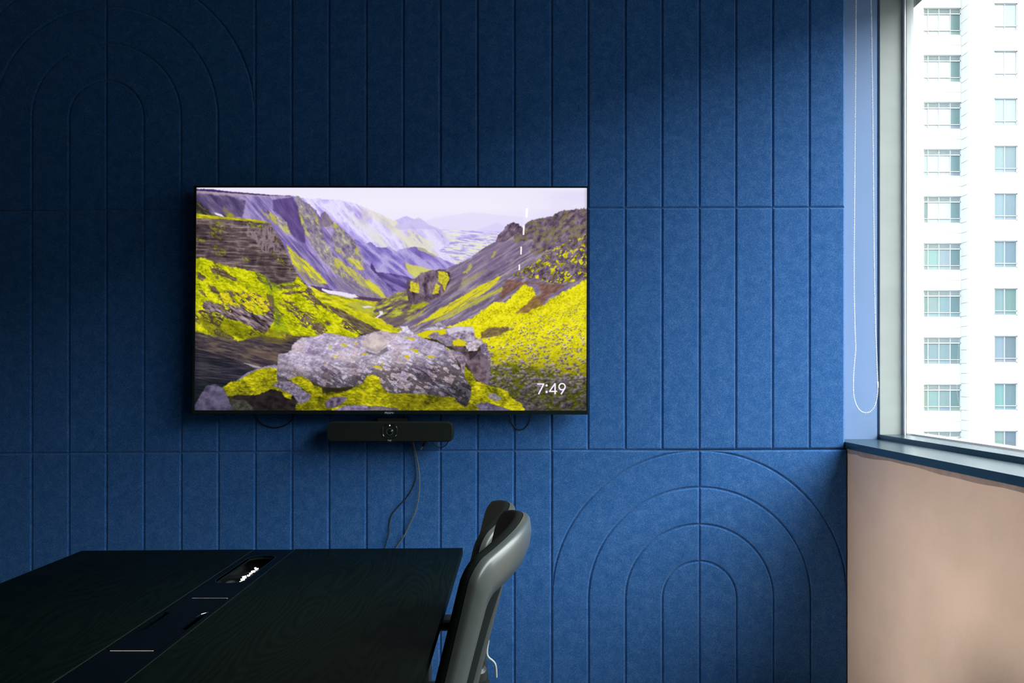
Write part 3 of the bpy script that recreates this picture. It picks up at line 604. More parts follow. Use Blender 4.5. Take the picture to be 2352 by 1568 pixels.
# ---------------------------------------------------------------- felt cladding, one piece per field between the V grooves
C = 4.0                                                # chamfer in pixels of the wall plane (6 mm)
GX = [-442, -356, -270, -184, -98, -13, 72.5, 158, 244, 330, 415.5, 501, 586, 670, 755, 841, 926, 1011, 1096, 1181, 1266.5, 1350.5, 1436, 1520.5, 1606, 1690, 1774.5, 1859, 1941]
r1 = lambda x: 483.6 - 8 * x / 1941
r2 = lambda x: 1041.5 - 11.5 * x / 1941
R0, R3, RB, RT = -72.0, 1589.0, 1668.0, -86.0
def W2(p, dep): q = P(p[0], p[1], D); return (q.x, D + dep, q.z)
def felt(o0, o1):
    n = len(o0)
    vs = [W2(p, .0215) for p in o0] + [W2(p, .0061) for p in o0] + [W2(p, 0) for p in o1]
    fs = [(k, (k + 1) % n, n + (k + 1) % n, n + k) for k in range(n)] + [(n + k, n + (k + 1) % n, 2 * n + (k + 1) % n, 2 * n + k) for k in range(n)]
    fs.append(tuple(2 * n + k for k in range(n)))
    return MB().add(vs, fs).build('felt_panel', M['felt'], back)
def cell(x0, x1, ya, yb):
    o0 = [(x0, ya(x0)), (x1, ya(x1)), (x1, yb(x1)), (x0, yb(x0))]
    o1 = [(x0 + C, ya(x0) + C), (x1 - C, ya(x1) + C), (x1 - C, yb(x1) - C), (x0 + C, yb(x0) - C)]
    felt(o0, o1)
def arch(cx, cy, yb, rs, ytop):
    for sd in (-1, 1):
        for k, R in enumerate(rs):
            r0 = 0 if k == 0 else rs[k - 1]; N = 20
            def outline(c):
                q = []; Ro = R - c; f0 = math.asin(min(1, c / Ro))
                q += [(cx + sd * Ro * math.sin(a), cy - Ro * math.cos(a)) for a in [f0 + (math.pi / 2 - f0) * i / N for i in range(N + 1)]]
                q += [(cx + sd * Ro, yb - c)]
                if r0:
                    Ri = r0 + c; f1 = math.asin(min(1, c / Ri))
                    q += [(cx + sd * Ri, yb - c)]
                    q += [(cx + sd * Ri * math.sin(a), cy - Ri * math.cos(a)) for a in [math.pi / 2 + (f1 - math.pi / 2) * i / N for i in range(N + 1)]]
                else: q += [(cx + sd * c, yb - c)]
                return q
            felt(outline(0), outline(C))
        R = rs[-1]; N = 28
        def corner(c):
            fa = math.acos((R - c) / (R + c)) if c else 0
            q = [(cx + sd * (R + c) * math.sin(a), cy - (R + c) * math.cos(a)) for a in [fa + (math.pi / 2 - 2 * fa) * i / N for i in range(N + 1)]]
            return q + [(cx + sd * (R - c), ytop + c)]
        felt(corner(0), corner(C))
cst = lambda v: (lambda x: v)
for a, b in zip(GX[:-1], GX[1:]):
    cell(a, b, cst(RT), cst(R0))
    if not (-98 <= a < 586): cell(a, b, cst(R0), r1)
    cell(a, b, r1, r2)
    if a < 1266: cell(a, b, r2, cst(R3))
    b2 = 1947 if b == 1941 else b
    cell(a, b2, cst(R3), cst(RB - 2))
arch(244, 270.5, 482.6, [85.5, 171, 256, 342], -71.5)
arch(1606.5, 1374, 1589, [85.2, 170, 255, 339.5], 1032.2)

# ================================================================ block of flats across the street
M['facade'] = grain(mat('white_facade', (.33, .33, .33), .7), (.300, .305, .303), (.318, .323, .32), (.5, .5, .5), 3)
M['facade_joint'] = mat('facade_joint', (.12, .13, .13), .9)
M['sash'] = mat('pale_window_frame', (.27, .295, .295), .6)
M['louvre'] = mat('grey_louvre', (.15, .18, .18), .6)
tones = {}
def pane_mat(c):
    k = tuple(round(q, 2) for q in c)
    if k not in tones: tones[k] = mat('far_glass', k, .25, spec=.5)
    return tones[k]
bld = empty('apartment_building', (18, 50, -30))
tag(bld, 'white panel clad block of flats with two columns of windows outside the window', 'building')
YL, YR = 50.9, 50.0
def B(px, py, d): q = P(px, py, d); return q - Vector((18, 50, -30))
xe = B(2208, 0, YL).x; xr = B(2226, 0, YR).x
def bpart(mb, name, m, par=bld, **k): return mb.build(name, m, par, **k)
xl = B(1900, 0, YL).x; xr2 = B(2720, 0, YR).x
bw = MB()
bw.box(xl, xe + .02, 1.17, 12, 0, 62)                # recessed body
bw.box(xe + .022, xr2, .27, 12, 0, 62)               # projecting body
bpart(bw, 'wall', M['facade_joint'])
pitL, pitR = 108.05, 109.1
def slab_panel(p0, p1, y, name='facade_panel'):
    """one cladding panel between two image corners on the plane y"""
    a = B(*p0, y); b = B(*p1, y); g = .0045
    mb = MB(); x0, x1, z0, z1 = a.x + g, b.x - g, b.z + g, a.z - g; yy = y - 50
    mb.add([(x0, yy, z0), (x1, yy, z0), (x1, yy, z1), (x0, yy, z1), (x0, yy + .26, z0), (x1, yy + .26, z0), (x1, yy + .26, z1), (x0, yy + .26, z1)],
           [(0, 1, 2, 3), (0, 4, 5, 1), (1, 5, 6, 2), (2, 6, 7, 3), (3, 7, 4, 0)])
    return mb
singles = 0
rest = MB()
def lay(p0, p1, y, vis):
    global singles
    mb = slab_panel(p0, p1, y)
    if vis and singles < 296: bpart(mb, 'facade_panel', M['facade']); singles += 1
    else: rest.add(mb.v, mb.f)
def far_window(px0, px1, py0, py1, y, cols, low, top_louvre, colours, lowcol, group_label):
    """a far window: recessed frame with jambs, panes behind, transom and mullions"""
    a = B(px0, py0, y); b = B(px1, py1, y); x0, x1, z0, z1 = a.x, b.x, b.z, a.z; yy = y - 50
    rec = .10; t = .045
    mb = MB()
    zt = z0 + (z1 - z0) * low
    zl = z1 - (z1 - z0) * top_louvre
    for q in (x0, x1 - t): mb.box(q, q + t, yy + rec - .05, yy + rec + .03, z0, z1)
    for q in (z0, z1 - t, zt - t / 2): mb.box(x0, x1, yy + rec - .05, yy + rec + .03, q, q + t)
    if top_louvre: mb.box(x0, x1, yy + rec - .05, yy + rec + .03, zl - t / 2, zl + t)
    for c in cols[1:-1]: xx = x0 + (x1 - x0) * c; mb.box(xx - t * .5, xx + t * .5, yy + rec - .04, yy + rec + .02, z0, z1)
    w = bpart(mb, 'window', M['sash'])
    for i in range(len(cols) - 1):
        xa = x0 + (x1 - x0) * cols[i]; xb = x0 + (x1 - x0) * cols[i + 1]
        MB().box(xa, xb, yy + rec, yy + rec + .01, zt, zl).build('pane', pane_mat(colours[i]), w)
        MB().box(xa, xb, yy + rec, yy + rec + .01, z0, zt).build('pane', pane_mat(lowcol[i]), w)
    if top_louvre:
        lv = MB()
        for k in range(4):
            zz = zl + (z1 - zl) * (k + .15) / 4; lv.box(x0 + t, x1 - t, yy + rec - .03, yy + rec + .01, zz, zz + (z1 - zl) * .13)
        lv.box(x0, x1, yy + rec + .012, yy + rec + .03, zl, z1)
        lv.build('louvre', M['louvre'], w)
    return w
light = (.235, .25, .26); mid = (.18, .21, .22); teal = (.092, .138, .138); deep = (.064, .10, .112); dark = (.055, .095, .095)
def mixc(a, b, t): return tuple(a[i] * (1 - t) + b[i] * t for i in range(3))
random.seed(11)
for k in range(-3, 13):
    yt = 18.5 + pitL * k; yb = yt + 62; vis = -1 <= k <= 9
    # recessed face: window band and spandrel band, two rows each
    y2 = yt + 31; nt = yt + pitL; ym = yb + (nt - yb) / 2
    for (u, v_) in ((yt, y2), (y2, yb)):
        lay((2090, u), (2121.5, v_), YL, vis); lay((2060, u), (2090, v_), YL, False); lay((2030, u), (2060, v_), YL, False); lay((2000, u), (2030, v_), YL, False)
    for (u, v_) in ((yb, ym), (ym, nt)):
        for q in range(3): lay((2121.5 + 28.8 * q, u), (2121.5 + 28.8 * (q + 1), v_), YL, vis)
        lay((2090, u), (2121.5, v_), YL, vis); lay((2060, u), (2090, v_), YL, False); lay((2030, u), (2060, v_), YL, False); lay((2000, u), (2030, v_), YL, False)
    # return face
    z = [B(0, q, YR).z for q in (8 + pitR * k, 8 + 31 + pitR * k, 8 + 62 + pitR * k, 8 + 85.5 + pitR * k, 8 + pitR * (k + 1))]
    for za, zb in zip(z[:-1], z[1:]):
        mb = MB(); mb.box(xe, xe + .02, .012, .98, zb + .012, za - .012)
        if 0 <= k <= 8 and singles < 296: bpart(mb, 'facade_panel', M['facade']); singles += 1
        else: rest.add(mb.v, mb.f)
    # window of the recessed face
    t = max(0, min(1, (k - 1) / 4.5)); U = mixc(light, teal, t); V = mixc(light, (.098, .15, .16), max(0, min(1, (k - 2) / 3.5)))  # upper floors paler: sky reflection and white curtains put into the pane colour
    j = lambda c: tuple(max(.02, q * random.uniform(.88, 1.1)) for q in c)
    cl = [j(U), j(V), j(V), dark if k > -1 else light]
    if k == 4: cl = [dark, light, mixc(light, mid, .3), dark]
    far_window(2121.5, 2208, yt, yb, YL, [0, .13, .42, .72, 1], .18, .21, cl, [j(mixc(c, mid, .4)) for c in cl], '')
    # projecting face
    yt = 7.5 + pitR * k; yb = yt + 62; y2 = yt + 31; nt = yt + pitR; ym = yb + (nt - yb) / 2
    bands = ((yt, y2), (y2, yb), (yb, ym), (ym, nt))
    for bi, (u, v_) in enumerate(bands):
        vv = 0 <= k <= 8 or (k == 9 and bi < 2)
        lay((2226, u), (2255, v_), YR, vv); lay((2255, u), (2284, v_), YR, vv)
        if bi > 1: lay((2284, u), (2310, v_), YR, vv); lay((2310, u), (2337, v_), YR, vv)
        lay((2337, u), (2366, v_), YR, vv)
        for q in range(3): lay((2366 + 29 * q, u), (2366 + 29 * (q + 1), v_), YR, False)
        if bi > 1: lay((2453, u), (2540, v_), YR, False)
        lay((2540, u), (2720, v_), YR, False)
    t = max(0, min(1, (k - .5) / 2.5)); U = mixc(light, teal, t); V = mixc(light, deep, t)  # same painted sky reflection and curtains on the upper rows here
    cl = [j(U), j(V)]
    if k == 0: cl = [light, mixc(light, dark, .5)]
    for q0, vis2 in ((2284, True), (2453, False)):
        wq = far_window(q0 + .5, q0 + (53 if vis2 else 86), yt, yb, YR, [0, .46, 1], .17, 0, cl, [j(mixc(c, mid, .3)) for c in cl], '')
        if vis2 and k in (3, 4, 5, 6):           # pale curtain hanging behind the panes
            a = B(q0 + 3, yt + 4, YR); b = B(q0 + 12, yb - 14, YR)
            dx = {3: .85, 4: 0, 5: .1, 6: .0}[k]
            mb = MB(); pts = [(a.x + dx + .5 * (b.x - a.x) * i / 5, .19 + .02 * (i % 2), 0) for i in range(6)]
            mb.add([(x, y, b.z) for x, y, _ in pts] + [(x, y, a.z) for x, y, _ in pts], [(i, i + 1, 7 + i, 6 + i) for i in range(5)])
            mb.build('curtain', M['facade'], wq)
o = bpart(rest, 'facade_panel_field', M['facade']); o['kind'] = 'stuff'
struct('ground_outside', MB().box(-300, 400, -300, 300, -30.2, -30), mat('street', (.06, .062, .06), .9))

struct('added_sky_blockers', MB().box(58, 72, -140, 24, -30, 21.5).box(20, 56, -170, -150, -30, 24), mat('sky_blocker_grey', (.13, .135, .135), .9))  # unseen slabs added to block low sky light from the room
# ================================================================ television
tv = empty('television', (0, 0, 0))
tag(tv, 'large wall television showing a green mountain valley and the time 7:49', 'television')
def tvd(py): return 3.022 - .024 * (py - 427) / 524          # its lower edge stands a little further out
def T(px, py, off=0.0): q = P(px, py, tvd(py)); return Vector((q.x, q.y + off, q.z))
outer = [(445, 426.5), (1350.5, 427.5), (1350.5, 952), (440.5, 950.5)]
inner = [(451, 430.5), (1348.2, 431.3), (1346.8, 942.5), (446.5, 942)]
mb = MB(); mb.loops([[T(*p, .046) for p in outer], [T(*p, 0) for p in outer], [T(*p, 0) for p in inner], [T(*p, .004) for p in inner]], cap0=True, cap1=False, smooth=False)
mb.build('bezel', M['black_gloss'], tv, bevel=.0012)
hs = [(505, 480), (1290, 480), (1290, 915), (505, 915)]
MB().loops([[T(*p, .048) for p in hs], [T(*p, .075) for p in hs]], smooth=False).build('rear_housing', M['black_matte'], tv, bevel=.004)
MB().box(-.42, -.02, 3.05, D - .0005, 1.45, 1.85).build('wall_mount', M['black_matte'], tv)
# screen: a fine grid of vertices carrying the colours of the picture being shown
img = paint_landscape(); lin = srgb(img).astype(np.float32)
sh, sw = lin.shape[:2]
u = (np.arange(sw) / (sw - 1)); v_ = (np.arange(sh) / (sh - 1))
tl, tr_, br, bl_ = [np.array(T(*p, .0025)) for p in inner]
U, V = np.meshgrid(u, v_)
pts = ((1 - U) * (1 - V))[..., None] * tl + (U * (1 - V))[..., None] * tr_ + (U * V)[..., None] * br + ((1 - U) * V)[..., None] * bl_
me = bpy.data.meshes.new('screen')
me.vertices.add(sw * sh); me.vertices.foreach_set('co', pts.reshape(-1).astype(np.float32))
ii = (np.arange(sh - 1)[:, None] * sw + np.arange(sw - 1)[None, :]).reshape(-1)
quad = np.stack([ii, ii + sw, ii + sw + 1, ii + 1], -1).astype(np.int32)
me.loops.add(quad.size); me.loops.foreach_set('vertex_index', quad.reshape(-1))
me.polygons.add(len(quad)); me.polygons.foreach_set('loop_start', np.arange(len(quad), dtype=np.int32) * 4)
me.update(calc_edges=True)
ca = me.color_attributes.new('picture', 'FLOAT_COLOR', 'POINT')
ca.data.foreach_set('color', np.concatenate([lin, np.ones((sh, sw, 1), np.float32)], -1).reshape(-1))
sm = mat('lit_screen', (.004, .004, .006), .012, spec=.5)
n_, l_ = sm.node_tree.nodes, sm.node_tree.links
at = n_.new('ShaderNodeAttribute'); at.attribute_name = 'picture'
l_.new(at.outputs['Color'], n_['Principled BSDF'].inputs['Emission Color']); n_['Principled BSDF'].inputs['Emission Strength'].default_value = 1.0
me.materials.append(sm)
scr = bpy.data.objects.new('screen', me); col.objects.link(scr); scr.parent = tv
tag(scr, 'lit screen with a lava valley, yellow green moss and a grey boulder')
# the time in the corner, drawn as strokes
wm = mat('white_digits', (0, 0, 0), .4); wm.node_tree.nodes['Principled BSDF'].inputs['Emission Color'].default_value = (.88, .84, 1, 1)
wm.node_tree.nodes['Principled BSDF'].inputs['Emission Strength'].default_value = 1
dg = MB()
def S(a, b): return T(1200 + a / 11.2, 840 + b / 11.2, .0015)
def stroke(pts, w):
    pts = [Vector((a, b)) for a, b in pts]; L = []; R = []
    for i, p in enumerate(pts):
        d0 = (p - pts[i - 1]).normalized() if i else (pts[1] - p).normalized()
        d1 = (pts[i + 1] - p).normalized() if i < len(pts) - 1 else d0
        t = (d0 + d1).normalized(); nrm = Vector((-t.y, t.x)) / max(.5, t.dot(d1))
        L.append(p + nrm * w / 2); R.append(p - nrm * w / 2)
    n = len(pts); dg.add([S(*q) for q in L] + [S(*q) for q in R], [(i, i + 1, n + i + 1, n + i) for i in range(n - 1)])
def disc(a, b, r): dg.add([S(a + r * math.cos(t * math.pi / 12), b + r * math.sin(t * math.pi / 12)) for t in range(24)], [tuple(range(24))])
stroke([(380, 466), (562, 466)], 34); stroke([(547, 470), (413, 728)], 36)
disc(622, 503, 29); disc(622, 668, 30)
stroke([(842, 449), (700, 652)], 34); stroke([(684, 655), (893, 655)], 32); stroke([(840, 447), (840, 729)], 38)
stroke([(1020 + 79 * math.cos(a * math.pi / 20), 534 + 80 * math.sin(a * math.pi / 20)) for a in range(41)], 35); stroke([(1092, 572), (993, 730)], 36)
dg.build('clock_digits', wm, tv)
# maker's lettering on the lower bezel
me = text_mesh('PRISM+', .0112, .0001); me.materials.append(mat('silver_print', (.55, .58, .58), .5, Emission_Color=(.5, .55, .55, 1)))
lo = bpy.data.objects.new('lettering', me); col.objects.link(lo); lo.parent = tv
q = T(894.5, 948.3, -.0014); lo.location = q; lo.rotation_euler = (math.radians(90), 0, 0); lo.scale = (1.02, 1, 1)

# ================================================================ video bar under the television
vb = empty('video_bar', (0, 0, 0))
tag(vb, 'black video conference bar with a round central lens, mounted below the television', 'camera')
dv = 2.975
def V3(px, py, off=0): q = P(px, py, dv); return Vector((q.x, q.y + off, q.z))
def vb_out(ins, off): return [V3(a, b, off) for a, b in rrect(895, 991.7, 290 - 2 * ins, 46.5 - 2 * ins, 12 - ins * .6, 6)]
MB().loops([vb_out(2, .065), vb_out(0, .055), vb_out(0, .012), vb_out(.6, .004), vb_out(2.5, 0)]).build('body', M['bar_cloth'], vb)
MB().loops([[V3(a, b, .012) for a, b in rrect(895.5, 990, 35 - i, 34 - i, 13 - i * .4, 6)] for i in (0,)] + [[V3(a, b, o_) for a, b in rrect(895.5, 990, 35 - i, 34 - i, 13 - i * .4, 6)] for i, o_ in ((0, -.0012), (1.5, -.002), (7, .002), (14, .006))]).build('lens_surround', M['black_gloss'], vb)
ring = MB()
for r_ in (7.2,):
    ring.tube([V3(895.5 + r_ * math.cos(t * math.pi / 16), 991 + r_ * math.sin(t * math.pi / 16), -.0052) for t in range(33)], .0004, 6)
ring.build('lens_ring', mat('dim_metal', (.16, .18, .18), .4), vb)
lc = V3(895.5, 991, 0)
MB().lathe((lc.x, lc.y, lc.z), [(.0135, -.006), (.0130, .002), (.0120, .003), (.0115, .0015), (.009, .003), (.006, .0045), (.002, .0052)], 24, 'y').build('lens', mat('lens_glass', (.006, .010, .012), .06), vb)
led = mat('status_light', (.8, .9, .9), .4, Emission_Color=(.8, .95, .92, 1), Emission_Strength=.9)
lc = V3(895.3, 976.8, 0)
MB().lathe((lc.x, lc.y, lc.z), [(.0022, 0), (.0020, .0030)], 12, 'y').build('status_light', led, vb)
me = text_mesh('logi', .0098, .0001); me.materials.append(mat('grey_print', (.42, .45, .45), .5))
lo = bpy.data.objects.new('lettering', me); col.objects.link(lo); lo.parent = vb; lo.location = V3(895, 1010.8, -.0006); lo.rotation_euler = (math.radians(90), 0, 0)
MB().box(*sorted((V3(860, 0).x, V3(930, 0).x)), dv + .0655, D - .0005, V3(0, 1005).z, V3(0, 962).z).build('mount_plate', M['black_matte'], vb)

# ================================================================ cables
def cable(name, path, r, label, m=None, grp=None, k=8):
    pts = smooth_path([P(a, b, d) for a, b, d in path], k)
    o = MB().tube(pts, r, 8).build(name, m or M['cable'])
    return tag(o, label, 'cable', grp)
w_ = D - .004
cable('cable', [(945, 1004, D - .06), (946, 1022, w_ - .03), (952, 1055, w_ - .012), (955, 1090, w_ - .004), (951, 1112, w_), (936, 1140, w_), (915, 1163, w_), (900, 1182, w_), (895, 1200, w_), (893, 1225, w_ - .003), (886, 1250, w_ - .004), (878, 1290, w_), (874, 1400, w_), (880, 1600, w_)], .0022,
      'dark thin cable kinking left behind the table, hanging from the video bar')
cable('cable', [(948, 1004, D - .055), (950, 1022, w_ - .03), (958, 1055, w_ - .018), (963, 1090, w_ - .014), (963, 1125, w_ - .012), (957, 1165, w_ - .01), (945, 1195, w_ - .01), (927, 1232, w_ - .008), (908, 1262, w_ - .006), (895, 1300, w_ - .006), (888, 1400, w_ - .006), (890, 1600, w_ - .006)], .0026,
      'grey cable sweeping down in one long curve from the video bar', mat('grey_cable', (.13, .14, .13), .4))
cable('cable_loop', [(578, 930, D - .02), (588, 958, D - .01), (602, 973, D - .006), (630, 982, D - .006), (658, 974, D - .006), (672, 960, D - .01), (682, 930, D - .02)], .0024, 'black cable loop drooping below the bottom left part of the television', M['black_matte'])
cable('cable_loop', [(1166, 930, D - .02), (1170, 955, D - .01), (1177, 974, D - .006), (1190, 986, D - .006), (1206, 982, D - .006), (1217, 962, D - .01), (1220, 930, D - .02)], .0022, 'black cable loop drooping below the television, right of the video bar', M['black_matte'])
cable('cable_loop', [(985, 1000, D - .03), (996, 1018, D - .012), (1006, 1026, D - .008), (1016, 1026.5, D - .008), (1026, 1020, D - .01), (1034, 1000, D - .03)], .0018, 'thin cable loop peeping out under the video bar at its end beside the plug', M['black_matte'])
pg = empty('cable_plug', (0, 0, 0)); tag(pg, 'small cable plug with a copper coloured tip dangling under the video bar', 'plug')
a, b, c = P(984, 1004, D - .03), P(971, 1025, D - .03), P(966.5, 1032, D - .03)
MB().tube([a, b], .0045, 8).build('plug_body', M['black_matte'], pg); MB().tube([b, c], .0022, 8).build('plug_tip', M['copper'], pg)

# ================================================================ roller blind: tube above the picture, bead chain in it
rb = empty('roller_blind', (0, 0, 0)); tag(rb, 'white beaded pull chain of a roller blind hanging before the blue reveal', 'blind')
MB().lathe((1.40, 0, 2.935), [(.026, -3.22), (.026, 1.40)], 20, 'y').build('roller_tube', M['white_metal'], rb)
dc = 3.17
strand = [(1966.5, -95), (1966, 0), (1964.5, 200), (1963, 400), (1961.5, 600), (1962, 690), (1964, 770), (1965, 800), (1962.5, 830), (1960, 870), (1960.5, 905), (1966, 928), (1976, 943), (1988, 948), (2000, 944), (2010, 929), (2015, 905),
          (2015.5, 880), (2013.5, 820), (2010.5, 750), (2008.5, 650), (2006.5, 500), (2004.5, 300), (2002, 100), (2000.5, 0), (2000, -95)]
path = smooth_path([P(a, b, dc) for a, b in strand], 24)
beads = MB(); core = MB(); core.tube(path, .0007, 5)
ico = bmesh.new(); bmesh.ops.create_icosphere(ico, subdivisions=1, radius=.0031); iv = [v.co.copy() for v in ico.verts]; fi = [tuple(v.index for v in f.verts) for f in ico.faces]; ico.free()
acc = 0; step = .0067
for p, q in zip(path[:-1], path[1:]):
    L = (q - p).length
    while acc < L:
        c = p + (q - p) * (acc / L); beads.add([c + v for v in iv], fi, True); acc += step
    acc -= L
o = beads.build('bead_chain', M['bead'], rb, auto=False); o['kind'] = 'stuff'
core.build('chain_cord', M['bead'], rb)
q = P(2015.2, 883, dc)
MB().lathe((q.x, q.y, q.z), [(.0018, -.016), (.0042, -.012), (.0046, 0), (.0042, .010), (.0018, .014)], 12).build('chain_connector', M['bead'], rb)

# ================================================================ meeting table
ZT = .74; TH = .026
tb = empty('meeting_table', (0, 0, 0)); tag(tb, 'black wood grained meeting table with a cable channel down its middle', 'table')
def far_y(x): return 2.934 + (x + .194) / 1.379 * .047
NEAR = .42
x0, xa, xb, x1 = -1.573, -.9545, -.805, -.194
def wood_mat():
    m = mat('black_wood', (.012, .014, .013), .42, spec=.07)
    n, l = m.node_tree.nodes, m.node_tree.links; b = n['Principled BSDF']
    t = n.new('ShaderNodeTexCoord'); mp = n.new('ShaderNodeMapping'); mp.inputs['Scale'].default_value = (3.2, .55, 1)
    nz = n.new('ShaderNodeTexNoise'); nz.inputs['Scale'].default_value = 1.1; nz.inputs['Detail'].default_value = 2
    w = n.new('ShaderNodeMath'); w.operation = 'MULTIPLY'; w.inputs[1].default_value = 44
    sn = n.new('ShaderNodeMath'); sn.operation = 'SINE'
    w2 = n.new('ShaderNodeMath'); w2.operation = 'MULTIPLY'; w2.inputs[1].default_value = 6.283
    mp2 = n.new('ShaderNodeMapping'); mp2.inputs['Scale'].default_value = (420, 9, 10)
    n2 = n.new('ShaderNodeTexNoise'); n2.inputs['Scale'].default_value = 1; n2.inputs['Detail'].default_value = 3
    n3 = n.new('ShaderNodeTexNoise'); n3.inputs['Scale'].default_value = 5; n3.inputs['Detail'].default_value = 6
    l.new(t.outputs['Object'], mp.inputs[0]); l.new(mp.outputs[0], nz.inputs['Vector']); l.new(nz.outputs['Fac'], w.inputs[0]); l.new(w.outputs[0], w2.inputs[0]); l.new(w2.outputs[0], sn.inputs[0])
    l.new(t.outputs['Object'], mp2.inputs[0]); l.new(mp2.outputs[0], n2.inputs['Vector']); l.new(t.outputs['Object'], n3.inputs['Vector'])
    ad = n.new('ShaderNodeMath'); ad.operation = 'MULTIPLY_ADD'; l.new(sn.outputs[0], ad.inputs[0]); ad.inputs[1].default_value = .15; l.new(n2.outputs['Fac'], ad.inputs[2])
    r = n.new('ShaderNodeValToRGB'); l.new(ad.outputs[0], r.inputs[0]); r.color_ramp.elements[0].position = .3; r.color_ramp.elements[1].position = .85
    r.color_ramp.elements[0].color = (.0008, .0036, .0029, 1); r.color_ramp.elements[1].color = (.0034, .0086, .0068, 1)
    l.new(r.outputs[0], b.inputs['Base Color'])
    rr = n.new('ShaderNodeMapRange'); rr.inputs['To Min'].default_value = .42; rr.inputs['To Max'].default_value = .62; l.new(n3.outputs['Fac'], rr.inputs['Value']); l.new(rr.outputs[0], b.inputs['Roughness'])
    bp = n.new('ShaderNodeBump'); bp.inputs['Strength'].default_value = .25; bp.inputs['Distance'].default_value = .0008; l.new(ad.outputs[0], bp.inputs['Height']); l.new(bp.outputs[0], b.inputs['Normal'])
    return m
M['wood'] = wood_mat()
M['channel'] = mat('black_channel', (.0015, .0035, .0055), .42, spec=.06)
def slab(xa_, xb_, z0, z1, mb=None, y0=None):
    mb = mb or MB(); y0 = NEAR if y0 is None else y0
    v = [(xa_, y0, z0), (xb_, y0, z0), (xb_, far_y(xb_), z0), (xa_, far_y(xa_), z0), (xa_, y0, z1), (xb_, y0, z1), (xb_, far_y(xb_), z1), (xa_, far_y(xa_), z1)]
    return mb.add(v, [(0, 3, 2, 1), (4, 5, 6, 7), (0, 1, 5, 4), (1, 2, 6, 5), (2, 3, 7, 6), (3, 0, 4, 7)])
slab(x0, xa - .0015, ZT - TH, ZT).build('tabletop_leaf', M['wood'], tb, bevel=.0012)
slab(xb + .0015, x1, ZT - TH, ZT).build('tabletop_leaf', M['wood'], tb, bevel=.0012)
# channel cover with a rounded slot cut through it, and the lid further down
zc = ZT - .0015; sx = (xa + xb) / 2
slot = rrect(-.884, 2.625, .092, .375, .040, 7)
def plate_with_hole(hole, xa_, xb_, ya, yb_a, yb_b, z, th):
    """flat plate from ya to the far edge with one hole; outline sampled to match the hole"""
    n = len(hole); cx_ = sum(p[0] for p in hole) / n; cy_ = sum(p[1] for p in hole) / n; out = []
    for p in hole:
        dx, dy = p[0] - cx_, p[1] - cy_; ts = []
        if dx > 1e-9: ts.append((xb_ - cx_) / dx)
        if dx < -1e-9: ts.append((xa_ - cx_) / dx)
        if dy > 1e-9: ts.append((yb_a - cy_) / dy)
        if dy < -1e-9: ts.append((ya - cy_) / dy)
        t = min(ts); out.append((cx_ + dx * t, cy_ + dy * t))
    # snap the outline to the plate's four corners
    for c in ((xa_, ya), (xb_, ya), (xb_, yb_a), (xa_, yb_a)):
        k = min(range(n), key=lambda i: (out[i][0] - c[0]) ** 2 + (out[i][1] - c[1]) ** 2); out[k] = c
    L = [[(a, b, z - th) for a, b in hole], [(a, b, z) for a, b in hole], [(a, b, z) for a, b in out], [(a, b, z - th) for a, b in out]]
    return MB().loops(L + [L[0]], cap0=False, cap1=False, smooth=False)
YA = 2.29
plate_with_hole(slot, xa + .001, xb - .001, YA, far_y(sx), 0, zc, .006).build('channel_cover', M['channel'], tb)
chn = MB(); chn.box(xa + .001, xb - .001, NEAR, 1.80, zc - .006, zc); chn.build('channel_cover', M['channel'], tb)
tray = MB(); tray.box(xa - .01, xb + .01, NEAR + .1, far_y(sx) - .03, ZT - .14, ZT - .135)
tray.box(xa - .012, xa - .008, NEAR + .1, far_y(sx) - .03, ZT - .14, ZT - TH); tray.box(xb + .008, xb + .012, NEAR + .1, far_y(sx) - .03, ZT - .14, ZT - TH)
tray.box(xa - .012, xb + .012, far_y(sx) - .035, far_y(sx) - .03, ZT - .14, ZT - TH)
tray.build('cable_tray', M['black_matte'], tb)
M['pale_edge'] = mat('pale_edge', (.62, .50, .42), .45)
for q_ in (xa, xb):
    slab(q_ - .0014, q_ + .0008, ZT - .004, ZT + .0002).build('seam_highlight', mat('seam_highlight_grey', (.014, .022, .019), .5, spec=.15), tb)  # strips lighter than the wood, a painted highlight along the channel seams
# lid with a finger notch in either side, its bright end edges proud of the cover
lx0, lx1, ly0, ly1 = -.940, -.822, 1.835, 2.268
lid = [(lx0 + .004, ly0), (lx1 - .006, ly0), (lx1, ly0 + .012), (lx1, 1.985), (lx1 - .0, 1.985), (lx1 - .016, 1.990), (lx1 - .016, 2.100), (lx1 - .004, 2.125), (lx1, 2.13), (lx1, ly1), (lx0 + .010, ly1), (lx0, ly1 - .010),
       (lx0, 2.135), (lx0 + .016, 2.13), (lx0 + .016, 1.99), (lx0 + .004, 1.965), (lx0, 1.96), (lx0, ly0 + .01)]
MB().loops([[(a, b, zc - .004) for a, b in lid], [(a, b, zc + .001) for a, b in lid]], smooth=False).build('channel_lid', M['channel'], tb)
fr = MB(); fr.box(xa + .001, lx0 - .001, 1.80, YA, zc - .006, zc); fr.box(lx1 + .001, xb - .001, 1.80, YA, zc - .006, zc); fr.box(lx0 - .001, lx1 + .001, 1.80, ly0 - .002, zc - .006, zc); fr.box(lx0 - .001, lx1 + .001, ly1 + .002, YA, zc - .006, zc)
fr.build('channel_cover', M['channel'], tb)
for yy, xx0, xx1 in ((ly0 - .001, lx0 + .006, lx1 - .012), (ly1 + .001, lx0 + .018, lx1 + .002)):
    MB().box(xx0, xx1, yy - .0011, yy + .0011, zc - .002, zc + .0012).build('edge_strip', M['pale_edge'], tb)
